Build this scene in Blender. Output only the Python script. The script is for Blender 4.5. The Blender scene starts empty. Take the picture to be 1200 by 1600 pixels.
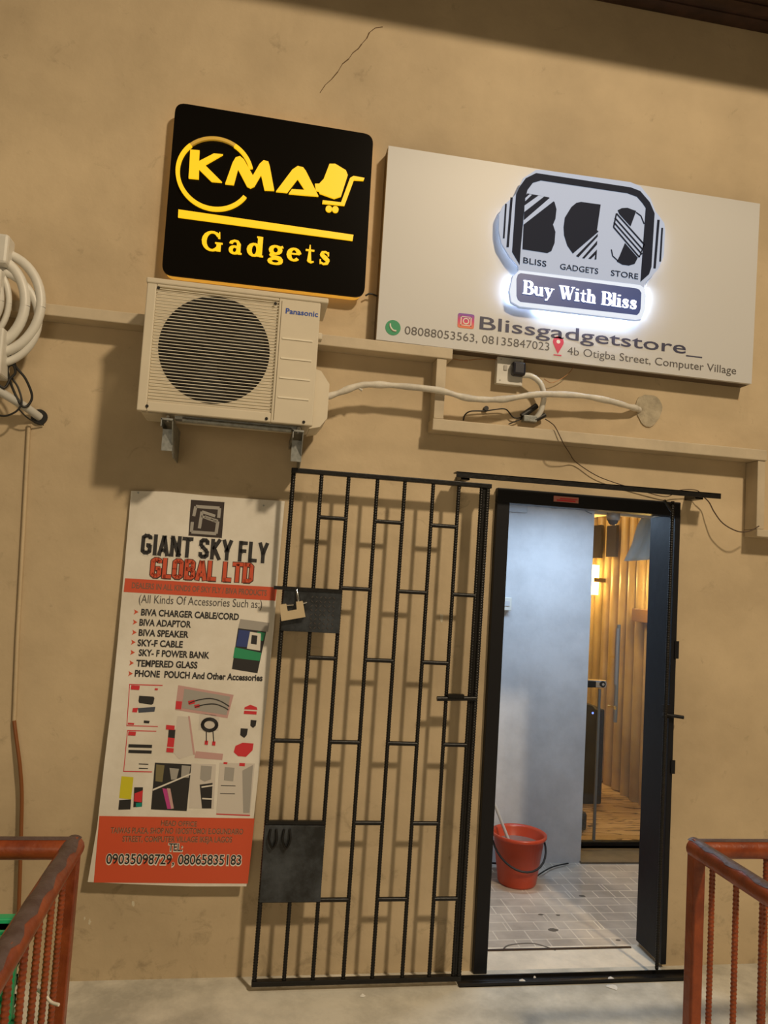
import bpy, bmesh, math, random
from mathutils import Vector, Matrix
random.seed(7)
PI = math.pi
scene = bpy.context.scene
COL = scene.collection

# ------------------------------------------------------------------ camera
YAW, PITCH, ROLL, FPX = 0.16652548, 0.07609306, 0.06145433, 1206.04
CAM = Vector((0.0, -3.35, 1.70))
_f = Vector((math.sin(YAW), math.cos(YAW), 0)); _r = Vector((math.cos(YAW), -math.sin(YAW), 0)); _u = Vector((0, 0, 1))
_f2 = _f*math.cos(PITCH) + _u*math.sin(PITCH); _u2 = _u*math.cos(PITCH) - _f*math.sin(PITCH)
RV = _r*math.cos(ROLL) + _u2*math.sin(ROLL); UV = _u2*math.cos(ROLL) - _r*math.sin(ROLL); FV = _f2
cam = bpy.data.cameras.new('camera'); camo = bpy.data.objects.new('camera', cam); COL.objects.link(camo)
m = Matrix((RV, UV, -FV)).transposed().to_4x4(); m.translation = CAM
camo.matrix_world = m
cam.sensor_fit = 'VERTICAL'; cam.sensor_height = 36; cam.lens = 36*FPX/1600; cam.clip_start = 0.05
scene.camera = camo

# ------------------------------------------------------------------ world, light, exposure
w = bpy.data.worlds.new('night_ambience'); scene.world = w; w.use_nodes = True
w.node_tree.nodes['Background'].inputs[0].default_value = (1.0, 0.76, 0.42, 1)
w.node_tree.nodes['Background'].inputs[1].default_value = 0.09
def lamp(name, kind, loc, energy, color, size=0.3, target=None, spot=None, size_y=None):
    l = bpy.data.lights.new(name, kind); l.energy = energy; l.color = color
    if kind == 'AREA':
        l.size = size
        if size_y: l.shape = 'RECTANGLE'; l.size_y = size_y
    else: l.shadow_soft_size = size
    if spot: l.spot_size = spot
    o = bpy.data.objects.new(name, l); COL.objects.link(o); o.location = loc
    if target is not None:
        o.rotation_euler = (Vector(target)-Vector(loc)).to_track_quat('-Z', 'Y').to_euler()
    return o
lamp('courtyard_light', 'AREA', (3.0, -6.0, 6.9), 440, (1.0, 0.80, 0.55), 0.5, (-0.3, -3.2, 0))
lamp('roof_light', 'AREA', (1.2, -2.2, 6.8), 30, (1.0, 0.79, 0.54), 0.35, (0.5, 0, 1))
lamp('soft_fill', 'AREA', (-1.0, -5.2, 1.9), 18, (1.0, 0.82, 0.60), 1.6, (0.2, 0, 1.1))  # added soft fill to lift the lower wall, no such lamp stands there
lamp('lobby_light', 'AREA', (1.75, 0.62, 2.13), 15, (0.56, 0.76, 1.0), 0.9, (1.75, 0.75, 0), size_y=0.3)
lamp('shop_light', 'AREA', (2.0, 2.9, 2.35), 22, (1.0, 0.72, 0.35), 0.6, (2.6, 2.9, 0))
scene.view_settings.view_transform = 'Standard'; scene.view_settings.look = 'None'
scene.view_settings.exposure = 0.0; scene.view_settings.gamma = 1.0
scene.view_settings.use_curve_mapping = False

# ------------------------------------------------------------------ helpers
def ray(px, py): return RV*((px-600)/FPX) - UV*((py-800)/FPX) + FV
def at(px, py, d=0.0):            # point of the photograph at distance d in front of the wall
    v = ray(px, py); return CAM + v*((-d-CAM.y)/v.y)
def atz(px, py, z=0.0):           # ... on a horizontal plane
    v = ray(px, py); return CAM + v*((z-CAM.z)/v.z)

MATS = {}
def mat(name, col, rough=0.6, metal=0.0, emis=None, es=0.0, bump=0.0, bscale=40, mottle=0.0, mscale=6, col2=None, trans=0.0, spec=0.5, alpha=1.0):
    if name in MATS: return MATS[name]
    M = bpy.data.materials.new(name); M.use_nodes = True; nt = M.node_tree; b = nt.nodes['Principled BSDF']
    b.inputs['Base Color'].default_value = (*col, 1); b.inputs['Roughness'].default_value = rough; b.inputs['Metallic'].default_value = metal
    b.inputs['Specular IOR Level'].default_value = spec
    if emis: b.inputs['Emission Color'].default_value = (*emis, 1); b.inputs['Emission Strength'].default_value = es
    if trans: b.inputs['Transmission Weight'].default_value = trans
    if alpha < 1: b.inputs['Alpha'].default_value = alpha
    tc = nt.nodes.new('ShaderNodeTexCoord')
    if mottle or col2:
        n = nt.nodes.new('ShaderNodeTexNoise'); n.inputs['Scale'].default_value = mscale; n.inputs['Detail'].default_value = 8; n.inputs['Roughness'].default_value = 0.65
        nt.links.new(tc.outputs['Object'], n.inputs['Vector'])
        r = nt.nodes.new('ShaderNodeValToRGB'); c2 = col2 or tuple(c*(1-mottle) for c in col)
        r.color_ramp.elements[0].position = 0.38; r.color_ramp.elements[0].color = (*c2, 1)
        r.color_ramp.elements[1].position = 0.62; r.color_ramp.elements[1].color = (*col, 1)
        nt.links.new(n.outputs['Fac'], r.inputs['Fac']); nt.links.new(r.outputs['Color'], b.inputs['Base Color'])
    if bump:
        n2 = nt.nodes.new('ShaderNodeTexNoise'); n2.inputs['Scale'].default_value = bscale; n2.inputs['Detail'].default_value = 6
        nt.links.new(tc.outputs['Object'], n2.inputs['Vector'])
        bp = nt.nodes.new('ShaderNodeBump'); bp.inputs['Strength'].default_value = bump; bp.inputs['Distance'].default_value = 0.01
        nt.links.new(n2.outputs['Fac'], bp.inputs['Height']); nt.links.new(bp.outputs['Normal'], b.inputs['Normal'])
    MATS[name] = M; return M

OFF = {}
class MB:
    def __init__(s): s.v = []; s.f = []; s.sm = []
    def add(s, vs, fs, smooth=False):
        k = len(s.v); s.v += [Vector(v) for v in vs]
        for f in fs: s.f.append([i+k for i in f]); s.sm.append(smooth)
        return s
    def box(s, x0, x1, y0, y1, z0, z1):
        return s.hexa([(x0, y0, z0), (x1, y0, z0), (x1, y1, z0), (x0, y1, z0), (x0, y0, z1), (x1, y0, z1), (x1, y1, z1), (x0, y1, z1)])
    def hexa(s, p): return s.add(p, [(0, 3, 2, 1), (4, 5, 6, 7), (0, 1, 5, 4), (1, 2, 6, 5), (2, 3, 7, 6), (3, 0, 4, 7)])
    def tube(s, pts, r, n=10, cap=True, rfun=None):
        pts = [Vector(p) for p in pts]; N = len(pts); rings = []
        T0 = (pts[1]-pts[0]).normalized(); a = Vector((0, 0, 1)) if abs(T0.z) < .9 else Vector((0, 1, 0))
        U = T0.cross(a).normalized()
        vs = []
        for i, p in enumerate(pts):
            T = (pts[min(i+1, N-1)]-pts[max(i-1, 0)]).normalized()
            U = (U - T*U.dot(T)).normalized(); V = T.cross(U)
            rr = r if rfun is None else rfun(i)
            for k in range(n):
                t = 2*PI*k/n; vs.append(p + (U*math.cos(t)+V*math.sin(t))*rr)
        fs = [(i*n+k, i*n+(k+1) % n, (i+1)*n+(k+1) % n, (i+1)*n+k) for i in range(N-1) for k in range(n)]
        s.add(vs, fs, True)
        if cap:
            s.add(vs[:n], [tuple(range(n))[::-1]]); s.add(vs[-n:], [tuple(range(n))])
        return s
    def rebar(s, a, b, r, pitch=0.011):
        a = Vector(a); b = Vector(b); L = (b-a).length; n = max(2, int(L/pitch)); pts = []; rad = []
        for i in range(n):
            for q, k in ((0, .93), (.5, .93), (.65, 1.07), (.85, 1.07)):
                pts.append(a.lerp(b, (i+q)/n)); rad.append(r*k)
        pts.append(b); rad.append(r)
        return s.tube(pts, r, 8, True, lambda i: rad[i])
    def prism(s, pts, n, h):      # planar polygon pts (world) extruded by h along n
        n = Vector(n); pts = [Vector(p) for p in pts]
        bm = bmesh.new(); f = bm.faces.new([bm.verts.new(p) for p in pts]); f.normal_update()
        if f.normal.dot(n) < 0: f.normal_flip()
        bm.verts.index_update(); r = bmesh.ops.triangulate(bm, faces=[f])
        tri = [[v.index for v in g.verts] for g in bm.faces]; bm.free()
        N = len(pts); off = n*h
        s.add([p+off for p in pts], tri)
        s.add(pts, [t[::-1] for t in tri])
        s.add(pts+[p+off for p in pts], [(i, (i+1) % N, (i+1) % N+N, i+N) for i in range(N)])
        return s
    def disc(s, c, r, n, h, k=24, rz=None):
        n = Vector(n).normalized(); a = n.orthogonal().normalized(); b = n.cross(a); c = Vector(c)
        return s.prism([c+(a*math.cos(2*PI*i/k)+b*math.sin(2*PI*i/k))*r for i in range(k)], n, h)
    def lathe(s, c, prof, n=32):
        vs = []
        for r, z in prof:
            for k in range(n):
                t = 2*PI*k/n; vs.append((c[0]+r*math.cos(t), c[1]+r*math.sin(t), c[2]+z))
        fs = [(i*n+k, i*n+(k+1) % n, (i+1)*n+(k+1) % n, (i+1)*n+k) for i in range(len(prof)-1) for k in range(n)]
        return s.add(vs, fs, True)
    def build(s, name, material, parent=None, bevel=0.0, loc=None):
        me = bpy.data.meshes.new(name)
        if parent is not None: org = OFF[parent.name]
        elif loc is not None: org = Vector(loc)
        else:
            xs = [v.x for v in s.v]; ys = [v.y for v in s.v]; zs = [v.z for v in s.v]
            org = Vector(((min(xs)+max(xs))/2, (min(ys)+max(ys))/2, min(zs)))
        me.from_pydata([v-org for v in s.v], [], s.f); me.update()
        for p, q in zip(me.polygons, s.sm): p.use_smooth = q
        me.materials.append(material)
        o = bpy.data.objects.new(name, me); COL.objects.link(o)
        if parent is not None: o.parent = parent
        else: o.location = org
        OFF[o.name] = org
        if bevel:
            b = o.modifiers.new('bevel', 'BEVEL'); b.width = bevel; b.segments = 2; b.limit_method = 'ANGLE'
        return o
def tag(o, label, cat, group=None):
    o['label'] = label; o['category'] = cat
    if group: o['group'] = group
    return o
def thing(name, loc, label, cat, group=None):
    o = bpy.data.objects.new(name, None); COL.objects.link(o); o.location = loc; o.empty_display_size = 0.05
    OFF[o.name] = Vector(loc); return tag(o, label, cat, group)
def struct(o): o['kind'] = 'structure'; return o
def spline(pts, n=8):
    pts = [Vector(p) for p in pts]; out = []
    for i in range(len(pts)-1):
        p0 = pts[max(i-1, 0)]; p1 = pts[i]; p2 = pts[i+1]; p3 = pts[min(i+2, len(pts)-1)]
        for k in range(n):
            t = k/n
            out.append(0.5*((2*p1)+(p2-p0)*t+(2*p0-5*p1+4*p2-p3)*t*t+(3*p1-p0-3*p2+p3)*t**3))
    out.append(pts[-1]); return out
_cap = []
def capheight():
    if not _cap:
        cu = bpy.data.curves.new('t', 'FONT'); cu.body = 'H'; cu.size = 1
        o = bpy.data.objects.new('t', cu); COL.objects.link(o)
        me = bpy.data.meshes.new_from_object(o.evaluated_get(bpy.context.evaluated_depsgraph_get()))
        _cap.append(max(v.co.y for v in me.vertices)); bpy.data.objects.remove(o)
    return _cap[0]
def text(mb, body, P0, P1, h, n, lift=0.0, thick=0.0008, bold=0.0, up=None, cap=0.73, shear=0.0):
    """lettering from P0 to P1 (baseline), capital height h, on a surface with normal n"""
    cu = bpy.data.curves.new('t', 'FONT'); cu.body = body; cu.size = 1; cu.offset = bold; cu.resolution_u = 3
    o = bpy.data.objects.new('t', cu); COL.objects.link(o)
    dg = bpy.context.evaluated_depsgraph_get(); me = bpy.data.meshes.new_from_object(o.evaluated_get(dg))
    xs = [v.co.x for v in me.vertices]; x0, x1 = min(xs), max(xs); cap = capheight()+bold
    P0 = Vector(P0); P1 = Vector(P1); n = Vector(n).normalized(); ex = P1-P0; L = ex.length; ex /= L
    ey = n.cross(ex).normalized() if up is None else Vector(up)
    sx = L/(x1-x0); sy = h/cap
    vs = [P0 + ex*((v.co.x-x0)*sx + shear*v.co.y*sy) + ey*(v.co.y*sy) + n*(lift+thick) for v in me.vertices]
    fs = [tuple(p.vertices) for p in me.polygons]
    if fs:
        a = me.polygons[0].normal.z
    mb.add(vs, fs if a > 0 else [f[::-1] for f in fs])
    if thick > 0.002:             # side walls of raised letters
        cnt = {}
        for f in fs:
            for i in range(len(f)):
                e = (f[i], f[(i+1) % len(f)]); cnt[e] = 1
        edges = [e for e in cnt if (e[1], e[0]) not in cnt]
        vb = [v - n*thick for v in vs]; k = len(vs)
        mb.add(vs+vb, [(e[1], e[0], e[0]+k, e[1]+k) for e in edges])
    bpy.data.objects.remove(o); bpy.data.curves.remove(cu); bpy.data.meshes.remove(me)

# little serif alphabet made of strokes of changing width: [(x, y, half width), ...]
def arc(cx, cy, rx, ry, a0, a1, thin, thick, n=14):
    o = []
    for i in range(n+1):
        a = math.radians(a0+(a1-a0)*i/n); o.append((cx+rx*math.cos(a), cy+ry*math.sin(a), thin+(thick-thin)*abs(math.cos(a))**1.5))
    return o
T, H = .035, .095
def serif(x, y, w=.14): return [(x-w, y, .03), (x+w, y, .03)]
GL = {
 'G': [arc(.42, .5, .33, .45, 42, 318, .04, .1), [(.70, .05, .09), (.70, .42, .09)], serif(.70, .43), [(.70, .97, .02), (.70, .68, .045)]],
 'a': [[(.40, .04, .08), (.40, .5, .08)], [(.40, .5, .07), (.34, .63, .05), (.22, .66, .04), (.10, .58, .06), (.09, .52, .07)], arc(.24, .2, .15, .17, 60, 360, .04, .08), [(.40, .05, .05), (.52, .04, .03)]],
 'd': [arc(.24, .32, .17, .29, 0, 360, .04, .09), [(.44, .03, .09), (.44, .98, .09)], [(.33, .97, .03), (.44, .97, .03)], [(.44, .03, .03), (.56, .03, .03)]],
 'g': [arc(.26, .44, .16, .19, 0, 360, .04, .08), [(.40, .58, .03), (.50, .62, .05)], [(.14, .28, .04), (.10, .17, .05), (.22, .1, .06), (.42, .06, .06), (.48, -.05, .06)], arc(.27, -.12, .2, .13, 0, 360, .04, .07)],
 'e': [arc(.26, .32, .19, .29, 12, 315, .04, .09), [(.12, .36, .03), (.46, .36, .03)]],
 't': [[(.2, .88, .02), (.2, .1, .09)], [(.04, .63, .035), (.38, .63, .035)], [(.2, .1, .08), (.28, .03, .04), (.38, .07, .025)]],
 's': [[(.40, .62, .02), (.40, .46, .03)], [(.40, .55, .03), (.28, .64, .04), (.15, .6, .06), (.13, .48, .08), (.26, .35, .1), (.39, .22, .08), (.36, .07, .06), (.22, .02, .04), (.09, .1, .03)], [(.08, .22, .03), (.08, .03, .02)]],
 'B': [[(.18, .03, .1), (.18, .97, .1)], [(.04, .97, .03), (.42, .97, .03)], [(.04, .03, .03), (.45, .03, .03)], arc(.40, .74, .17, .22, -90, 90, .04, .09), arc(.42, .27, .21, .24, -90, 90, .04, .1), [(.2, .52, .03), (.42, .52, .03)]],
 'u': [[(.14, .62, .09), (.14, .2, .09)], [(.14, .2, .08), (.2, .06, .05), (.32, .04, .04), (.44, .16, .05)], [(.48, .64, .09), (.48, .03, .09)], [(.03, .63, .03), (.16, .63, .03)], [(.36, .63, .03), (.5, .63, .03)], [(.48, .03, .03), (.6, .03, .03)]],
 'y': [[(.12, .62, .09), (.3, .08, .08)], [(.5, .62, .035), (.28, .02, .04), (.18, -.22, .04), (.08, -.22, .06)], serif(.13, .63), serif(.5, .63, .1)],
 'W': [[(.12, .95, .09), (.32, .05, .09)], [(.32, .03, .03), (.5, .8, .03)], [(.46, .95, .09), (.66, .05, .09)], [(.66, .03, .03), (.88, .95, .03)], serif(.13, .97), serif(.46, .97), serif(.88, .97, .1)],
 'i': [[(.14, .03, .09), (.14, .62, .09)], serif(.14, .03), [(.02, .63, .03), (.14, .63, .03)], [(.14, .84, .09), (.14, .9, .09)]],
 'h': [[(.14, .03, .09), (.14, .97, .09)], serif(.14, .03), [(.02, .97, .03), (.14, .97, .03)], [(.16, .5, .03), (.26, .62, .05), (.4, .6, .07), (.46, .46, .09), (.46, .03, .09)], serif(.46, .03, .12)],
 'l': [[(.14, .03, .09), (.14, .97, .09)], serif(.14, .03), [(.02, .97, .03), (.14, .97, .03)]],
}
GW = dict(G=.9, a=.58, d=.62, g=.58, e=.52, t=.42, s=.5, B=.7, u=.66, y=.64, W=1.0, i=.3, h=.64, l=.3)
def stroke(mb, P, ex, ey, n, pts, thick):
    for (x0, y0, w0), (x1, y1, w1) in zip(pts, pts[1:]):
        d = Vector((x1-x0, y1-y0)); L = d.length
        if L < 1e-5: continue
        d /= L; q = Vector((-d.y, d.x)); e = 0.015
        c = [(x0-d.x*e+q.x*w0, y0-d.y*e+q.y*w0), (x0-d.x*e-q.x*w0, y0-d.y*e-q.y*w0), (x1+d.x*e-q.x*w1, y1+d.y*e-q.y*w1), (x1+d.x*e+q.x*w1, y1+d.y*e+q.y*w1)]
        mb.prism([P+ex*a+ey*b for a, b in c], n, thick)
def glyph(mb, ch, P, ex, ey, n, thick):
    for st in GL[ch]: stroke(mb, P, ex, ey, n, st, thick)
def serif_text(mb, body, P0, P1, h, n, thick, space=.28, gap=0.02):
    P0 = Vector(P0); P1 = Vector(P1); d = (P1-P0); n = Vector(n); up = n.cross(d.normalized())
    tot = sum(space if c == ' ' else GW[c]+gap for c in body)
    ex = d/tot; x = 0
    for c in body:
        if c == ' ': x += space; continue
        glyph(mb, c, P0+ex*x, ex, up*h, n, thick); x += GW[c]+gap
FRONT = Vector((0, -1, 0))
BL = {
 'G': [(.40, .80), (.40, .88), (.30, .93), (.18, .93), (.08, .85), (.08, .15), (.18, .07), (.30, .07), (.40, .15), (.40, .46), (.26, .46)],
 'I': [(.08, .0), (.08, 1)], 'T': [[(0, .93), (.44, .93)], [(.22, 0), (.22, .93)]],
 'A': [[(.05, 0), (.22, .97)], [(.24, .97), (.41, 0)], [(.12, .26), (.34, .26)]],
 'N': [[(.08, 0), (.08, 1)], [(.09, .93), (.39, .07)], [(.40, 0), (.40, 1)]],
 'S': [(.38, .74), (.38, .86), (.30, .93), (.16, .93), (.08, .85), (.08, .68), (.16, .57), (.32, .43), (.39, .32), (.39, .15), (.30, .07), (.16, .07), (.08, .14), (.08, .28)],
 'K': [[(.08, 0), (.08, 1)], [(.40, 1), (.14, .52)], [(.16, .55), (.42, 0)]],
 'Y': [[(.05, 1), (.22, .45)], [(.39, 1), (.22, .45)], [(.22, 0), (.22, .48)]],
 'F': [[(.08, 0), (.08, 1)], [(.08, .93), (.38, .93)], [(.08, .52), (.34, .52)]],
 'L': [[(.08, 0), (.08, 1)], [(.08, .07), (.38, .07)]],
 'O': [(.08, .5), (.08, .15), (.17, .07), (.31, .07), (.40, .15), (.40, .85), (.31, .93), (.17, .93), (.08, .85), (.08, .5)],
 'B': [[(.08, 0), (.08, 1)], [(.08, .93), (.30, .93), (.38, .86), (.38, .62), (.28, .52), (.08, .52)], [(.28, .52), (.40, .42), (.40, .15), (.31, .07), (.08, .07)]],
 'D': [[(.08, 0), (.08, 1)], [(.08, .93), (.30, .93), (.40, .84), (.40, .16), (.30, .07), (.08, .07)]],
}
BW = dict(G=.56, I=.24, T=.50, A=.54, N=.56, S=.55, K=.55, Y=.5, F=.48, L=.47, O=.57, B=.56, D=.57)
def block_text(mb, body, P0, P1, h, n, up, wd, thick=.0003, space=.26):
    P0 = Vector(P0); d = Vector(P1)-P0; tot = sum(space if c == ' ' else BW[c] for c in body)-.08
    ex = d/tot; x = 0
    for c in body:
        if c == ' ': x += space; continue
        g = BL[c]; g = g if isinstance(g[0], list) else [g]
        for st in g:
            for a, b in zip(st, st[1:]):
                A = P0+ex*(x+a[0])+up*h*a[1]; B = P0+ex*(x+b[0])+up*h*b[1]
                q = (B-A); L_ = q.length; q /= L_; w_ = n.cross(q).normalized()*wd; e = q*wd*.35
                mb.prism([A-e+w_, A-e-w_, B+e-w_, B+e+w_], n, thick)
        x += BW[c]

# ------------------------------------------------------------------ materials
def wall_material():
    M = bpy.data.materials.new('painted_plaster'); M.use_nodes = True; nt = M.node_tree; b = nt.nodes['Principled BSDF']; N = nt.nodes.new; L = nt.links.new
    tc = N('ShaderNodeTexCoord'); b.inputs['Roughness'].default_value = 0.62; b.inputs['Specular IOR Level'].default_value = 0.3
    n1 = N('ShaderNodeTexNoise'); n1.inputs['Scale'].default_value = 1.3; n1.inputs['Detail'].default_value = 7; n1.inputs['Roughness'].default_value = .6
    r1 = N('ShaderNodeValToRGB'); r1.color_ramp.elements[0].position = .33; r1.color_ramp.elements[0].color = (.455, .355, .225, 1)
    r1.color_ramp.elements[1].position = .62; r1.color_ramp.elements[1].color = (.60, .475, .305, 1)
    L(tc.outputs['Object'], n1.inputs['Vector']); L(n1.outputs['Fac'], r1.inputs['Fac'])
    # small worn spots and grime, more of them low down where shoes and mops reach
    n2 = N('ShaderNodeTexNoise'); n2.inputs['Scale'].default_value = 9; n2.inputs['Detail'].default_value = 10; n2.inputs['Roughness'].default_value = .72; n2.inputs['Distortion'].default_value = .6
    L(tc.outputs['Object'], n2.inputs['Vector'])
    sp = N('ShaderNodeSeparateXYZ'); L(tc.outputs['Object'], sp.inputs[0])
    mr = N('ShaderNodeMapRange'); mr.inputs[1].default_value = 0; mr.inputs[2].default_value = .9; mr.inputs[3].default_value = .08; mr.inputs[4].default_value = 0.0
    L(sp.outputs['Z'], mr.inputs[0])
    ad = N('ShaderNodeMath'); ad.operation = 'ADD'; L(n2.outputs['Fac'], ad.inputs[0]); L(mr.outputs[0], ad.inputs[1])
    r2 = N('ShaderNodeValToRGB'); r2.color_ramp.elements[0].position = .6; r2.color_ramp.elements[0].color = (0, 0, 0, 1); r2.color_ramp.elements[1].position = .74; r2.color_ramp.elements[1].color = (.55, .55, .55, 1)
    L(ad.outputs[0], r2.inputs['Fac'])
    mx = N('ShaderNodeMix'); mx.data_type = 'RGBA'; L(r2.outputs['Color'], mx.inputs[0]); L(r1.outputs['Color'], mx.inputs[6]); mx.inputs[7].default_value = (.26, .2, .125, 1)
    L(mx.outputs[2], b.inputs['Base Color'])
    n3 = N('ShaderNodeTexNoise'); n3.inputs['Scale'].default_value = 4; n3.inputs['Detail'].default_value = 9; L(tc.outputs['Object'], n3.inputs['Vector'])
    bp = N('ShaderNodeBump'); bp.inputs['Strength'].default_value = .35; bp.inputs['Distance'].default_value = .03; L(n3.outputs['Fac'], bp.inputs['Height']); L(bp.outputs['Normal'], b.inputs['Normal'])
    MATS['wall'] = M; return M
WALL = wall_material()
def tile_material():
    M = bpy.data.materials.new('patterned_floor_tile'); M.use_nodes = True; nt = M.node_tree; b = nt.nodes['Principled BSDF']; N = nt.nodes.new; L = nt.links.new
    tc = N('ShaderNodeTexCoord'); mp = N('ShaderNodeMapping'); mp.inputs['Scale'].default_value = (1, 1, 1); L(tc.outputs['Object'], mp.inputs['Vector'])
    cols = []
    for sc, off, w, h in ((1.0, .5, .16, .09), (1.0, .25, .24, .18)):
        br = N('ShaderNodeTexBrick'); br.offset = off; br.inputs['Scale'].default_value = sc; br.inputs['Brick Width'].default_value = w; br.inputs['Row Height'].default_value = h
        br.inputs['Mortar Size'].default_value = .0035; br.inputs['Mortar Smooth'].default_value = .3
        br.inputs['Color1'].default_value = (0, 0, 0, 1); br.inputs['Color2'].default_value = (0, 0, 0, 1); br.inputs['Mortar'].default_value = (1, 1, 1, 1)
        L(mp.outputs[0], br.inputs['Vector']); cols.append(br)
    ad = N('ShaderNodeMath'); ad.operation = 'MAXIMUM'; L(cols[0].outputs['Color'], ad.inputs[0]); L(cols[1].outputs['Color'], ad.inputs[1])
    n = N('ShaderNodeTexNoise'); n.inputs['Scale'].default_value = 5; n.inputs['Detail'].default_value = 8; L(tc.outputs['Object'], n.inputs['Vector'])
    r = N('ShaderNodeValToRGB'); r.color_ramp.elements[0].position = .35; r.color_ramp.elements[0].color = (.36, .31, .26, 1); r.color_ramp.elements[1].position = .65; r.color_ramp.elements[1].color = (.56, .49, .41, 1)
    L(n.outputs['Fac'], r.inputs['Fac'])
    n4 = N('ShaderNodeTexNoise'); n4.inputs['Scale'].default_value = 3; L(tc.outputs['Object'], n4.inputs['Vector'])
    mu = N('ShaderNodeMath'); mu.operation = 'MULTIPLY'; L(ad.outputs[0], mu.inputs[0]); L(n4.outputs['Fac'], mu.inputs[1])
    mx = N('ShaderNodeMix'); mx.data_type = 'RGBA'; L(mu.outputs[0], mx.inputs[0]); L(r.outputs['Color'], mx.inputs[6]); mx.inputs[7].default_value = (.95, .88, .74, 1)
    L(mx.outputs[2], b.inputs['Base Color']); b.inputs['Roughness'].default_value = .45
    return M
TILE = tile_material()
def wood_tile_material():
    M = bpy.data.materials.new('veined_wood_tile'); M.use_nodes = True; nt = M.node_tree; b = nt.nodes['Principled BSDF']; N = nt.nodes.new; L = nt.links.new
    tc = N('ShaderNodeTexCoord'); mp = N('ShaderNodeMapping'); mp.inputs['Scale'].default_value = (.6, 3.2, 1); mp.inputs['Rotation'].default_value = (0, 0, .35); L(tc.outputs['Object'], mp.inputs['Vector'])
    n = N('ShaderNodeTexNoise'); n.inputs['Scale'].default_value = 2.6; n.inputs['Detail'].default_value = 9; n.inputs['Distortion'].default_value = 1.4; L(mp.outputs[0], n.inputs['Vector'])
    r = N('ShaderNodeValToRGB'); e = r.color_ramp.elements; e[0].position = .42; e[0].color = (.62, .42, .2, 1); e[1].position = .62; e[1].color = (.55, .36, .16, 1)
    k = r.color_ramp.elements.new(.5); k.color = (.1, .05, .02, 1); k = r.color_ramp.elements.new(.465); k.color = (.6, .4, .19, 1); k = r.color_ramp.elements.new(.53); k.color = (.5, .32, .14, 1)
    L(n.outputs['Fac'], r.inputs['Fac']); L(r.outputs['Color'], b.inputs['Base Color']); b.inputs['Roughness'].default_value = .22
    return M
WOODTILE = wood_tile_material()
CONC = mat('worn_concrete', (.72, .69, .60), .7, bump=.3, bscale=25, col2=(.44, .42, .36), mscale=3.2)
CEIL = mat('dark_soffit', (.06, .028, .018), .6, bump=.3, bscale=12, mottle=.5)
BLACK = mat('black_gate_paint', (.008, .007, .006), .38, .0, bump=.15, bscale=60, mottle=.3, spec=.35)
FRAME = mat('black_frame_paint', (.009, .009, .011), .5, .0, bump=.1, bscale=20, spec=.25)
PLATE = mat('scuffed_black_plate', (.010, .011, .012), .36, .0, bump=.3, bscale=18, col2=(.05, .058, .068), mscale=7, spec=.4)
GALV = mat('galvanised_steel', (.34, .35, .33), .45, .6, mottle=.4, mscale=30)
CHROME = mat('chrome', (.7, .7, .7), .15, 1.0)
LOBBYW = mat('white_lobby_paint', (.62, .63, .66), .6, bump=.35, bscale=7, mottle=.18, mscale=3)
ACM = mat('cream_ac_paint', (.64, .57, .44), .5, mottle=.06, mscale=3)
ACLINE = mat('ac_wire', (.78, .72, .58), .45)
DARK = mat('dark_void', (.01, .008, .006), .8)
FAN = mat('fan_plastic', (.02, .018, .015), .5)
TRUNK = mat('painted_trunking', (.56, .47, .335), .6, bump=.2, bscale=12, mottle=.15, mscale=5)
WHITEP = mat('white_plastic', (.68, .66, .6), .4, mottle=.08, mscale=6)
PIPEW = mat('white_pipe_tape', (.66, .62, .54), .6, bump=.35, bscale=30, mottle=.2, mscale=14)
BCABLE = mat('black_cable', (.012, .011, .01), .5)
BROWN = mat('brown_wire', (.07, .04, .02), .6)
BOARDW = mat('cream_sign_board', (.56, .56, .56), .42, bump=.05, bscale=4)
BOARDB = mat('black_sign_gloss', (.005, .004, .003), .2, spec=.12)
YEL = mat('lit_yellow_acrylic', (.35, .17, .01), .4, emis=(1, .56, .008), es=.95)
YEL2 = mat('lit_amber_edge', (.9, .5, .05), .5, emis=(1, .5, .06), es=.42)
GOLD = mat('glowing_gold_mirror', (.95, .66, .2), .3, .8, emis=(1, .5, .03), es=.25)  # weak emission painted in for the reflections on the gold ring
NAVY = mat('navy_print', (.007, .013, .040), .6, spec=.15)
NAVYL = mat('blue_lit_panel', (.02, .045, .18), .35, emis=(.1, .2, .75), es=.12)
ACRY = mat('lit_white_acrylic', (.34, .38, .5), .5, emis=(.5, .68, 1), es=.33, spec=.2)
LEDW = mat('white_led', (1, 1, 1), .5, emis=(.62, .78, 1), es=55)
LETW = mat('lit_white_letter', (.9, .9, .9), .5, emis=(.85, .92, 1), es=1.0)
INK = mat('ink_black', (.02, .018, .018), .5); INKG = mat('ink_grey', (.09, .08, .075), .5)
PRED = mat('print_red', (.62, .03, .04), .5); PORG = mat('print_orange', (.62, .085, .03), .5)
PWHITE = mat('print_white', (.74, .7, .62), .5); PGREEN = mat('print_green', (.02, .28, .12), .5); PGREY = mat('print_grey', (.36, .34, .31), .5)
PBLUE = mat('print_blue', (.03, .05, .2), .5); PYEL = mat('print_yellow', (.62, .56, .02), .5); PTEAL = mat('print_teal', (.0, .25, .2), .5); PPINK = mat('print_pink', (.55, .33, .31), .5)
POSTER = mat('poster_vinyl', (.80, .76, .68), .45, bump=.6, bscale=4, col2=(.68, .63, .54), mscale=2.5)
PURP = mat('print_magenta', (.5, .05, .25), .5); OCH = mat('print_olive', (.2, .17, .08), .5)
def rust_material():
    return mat('chipped_rust_paint', (.30, .062, .014), .36, bump=.25, bscale=35, col2=(.17, .03, .008), mscale=9)
RUST = rust_material()
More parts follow.
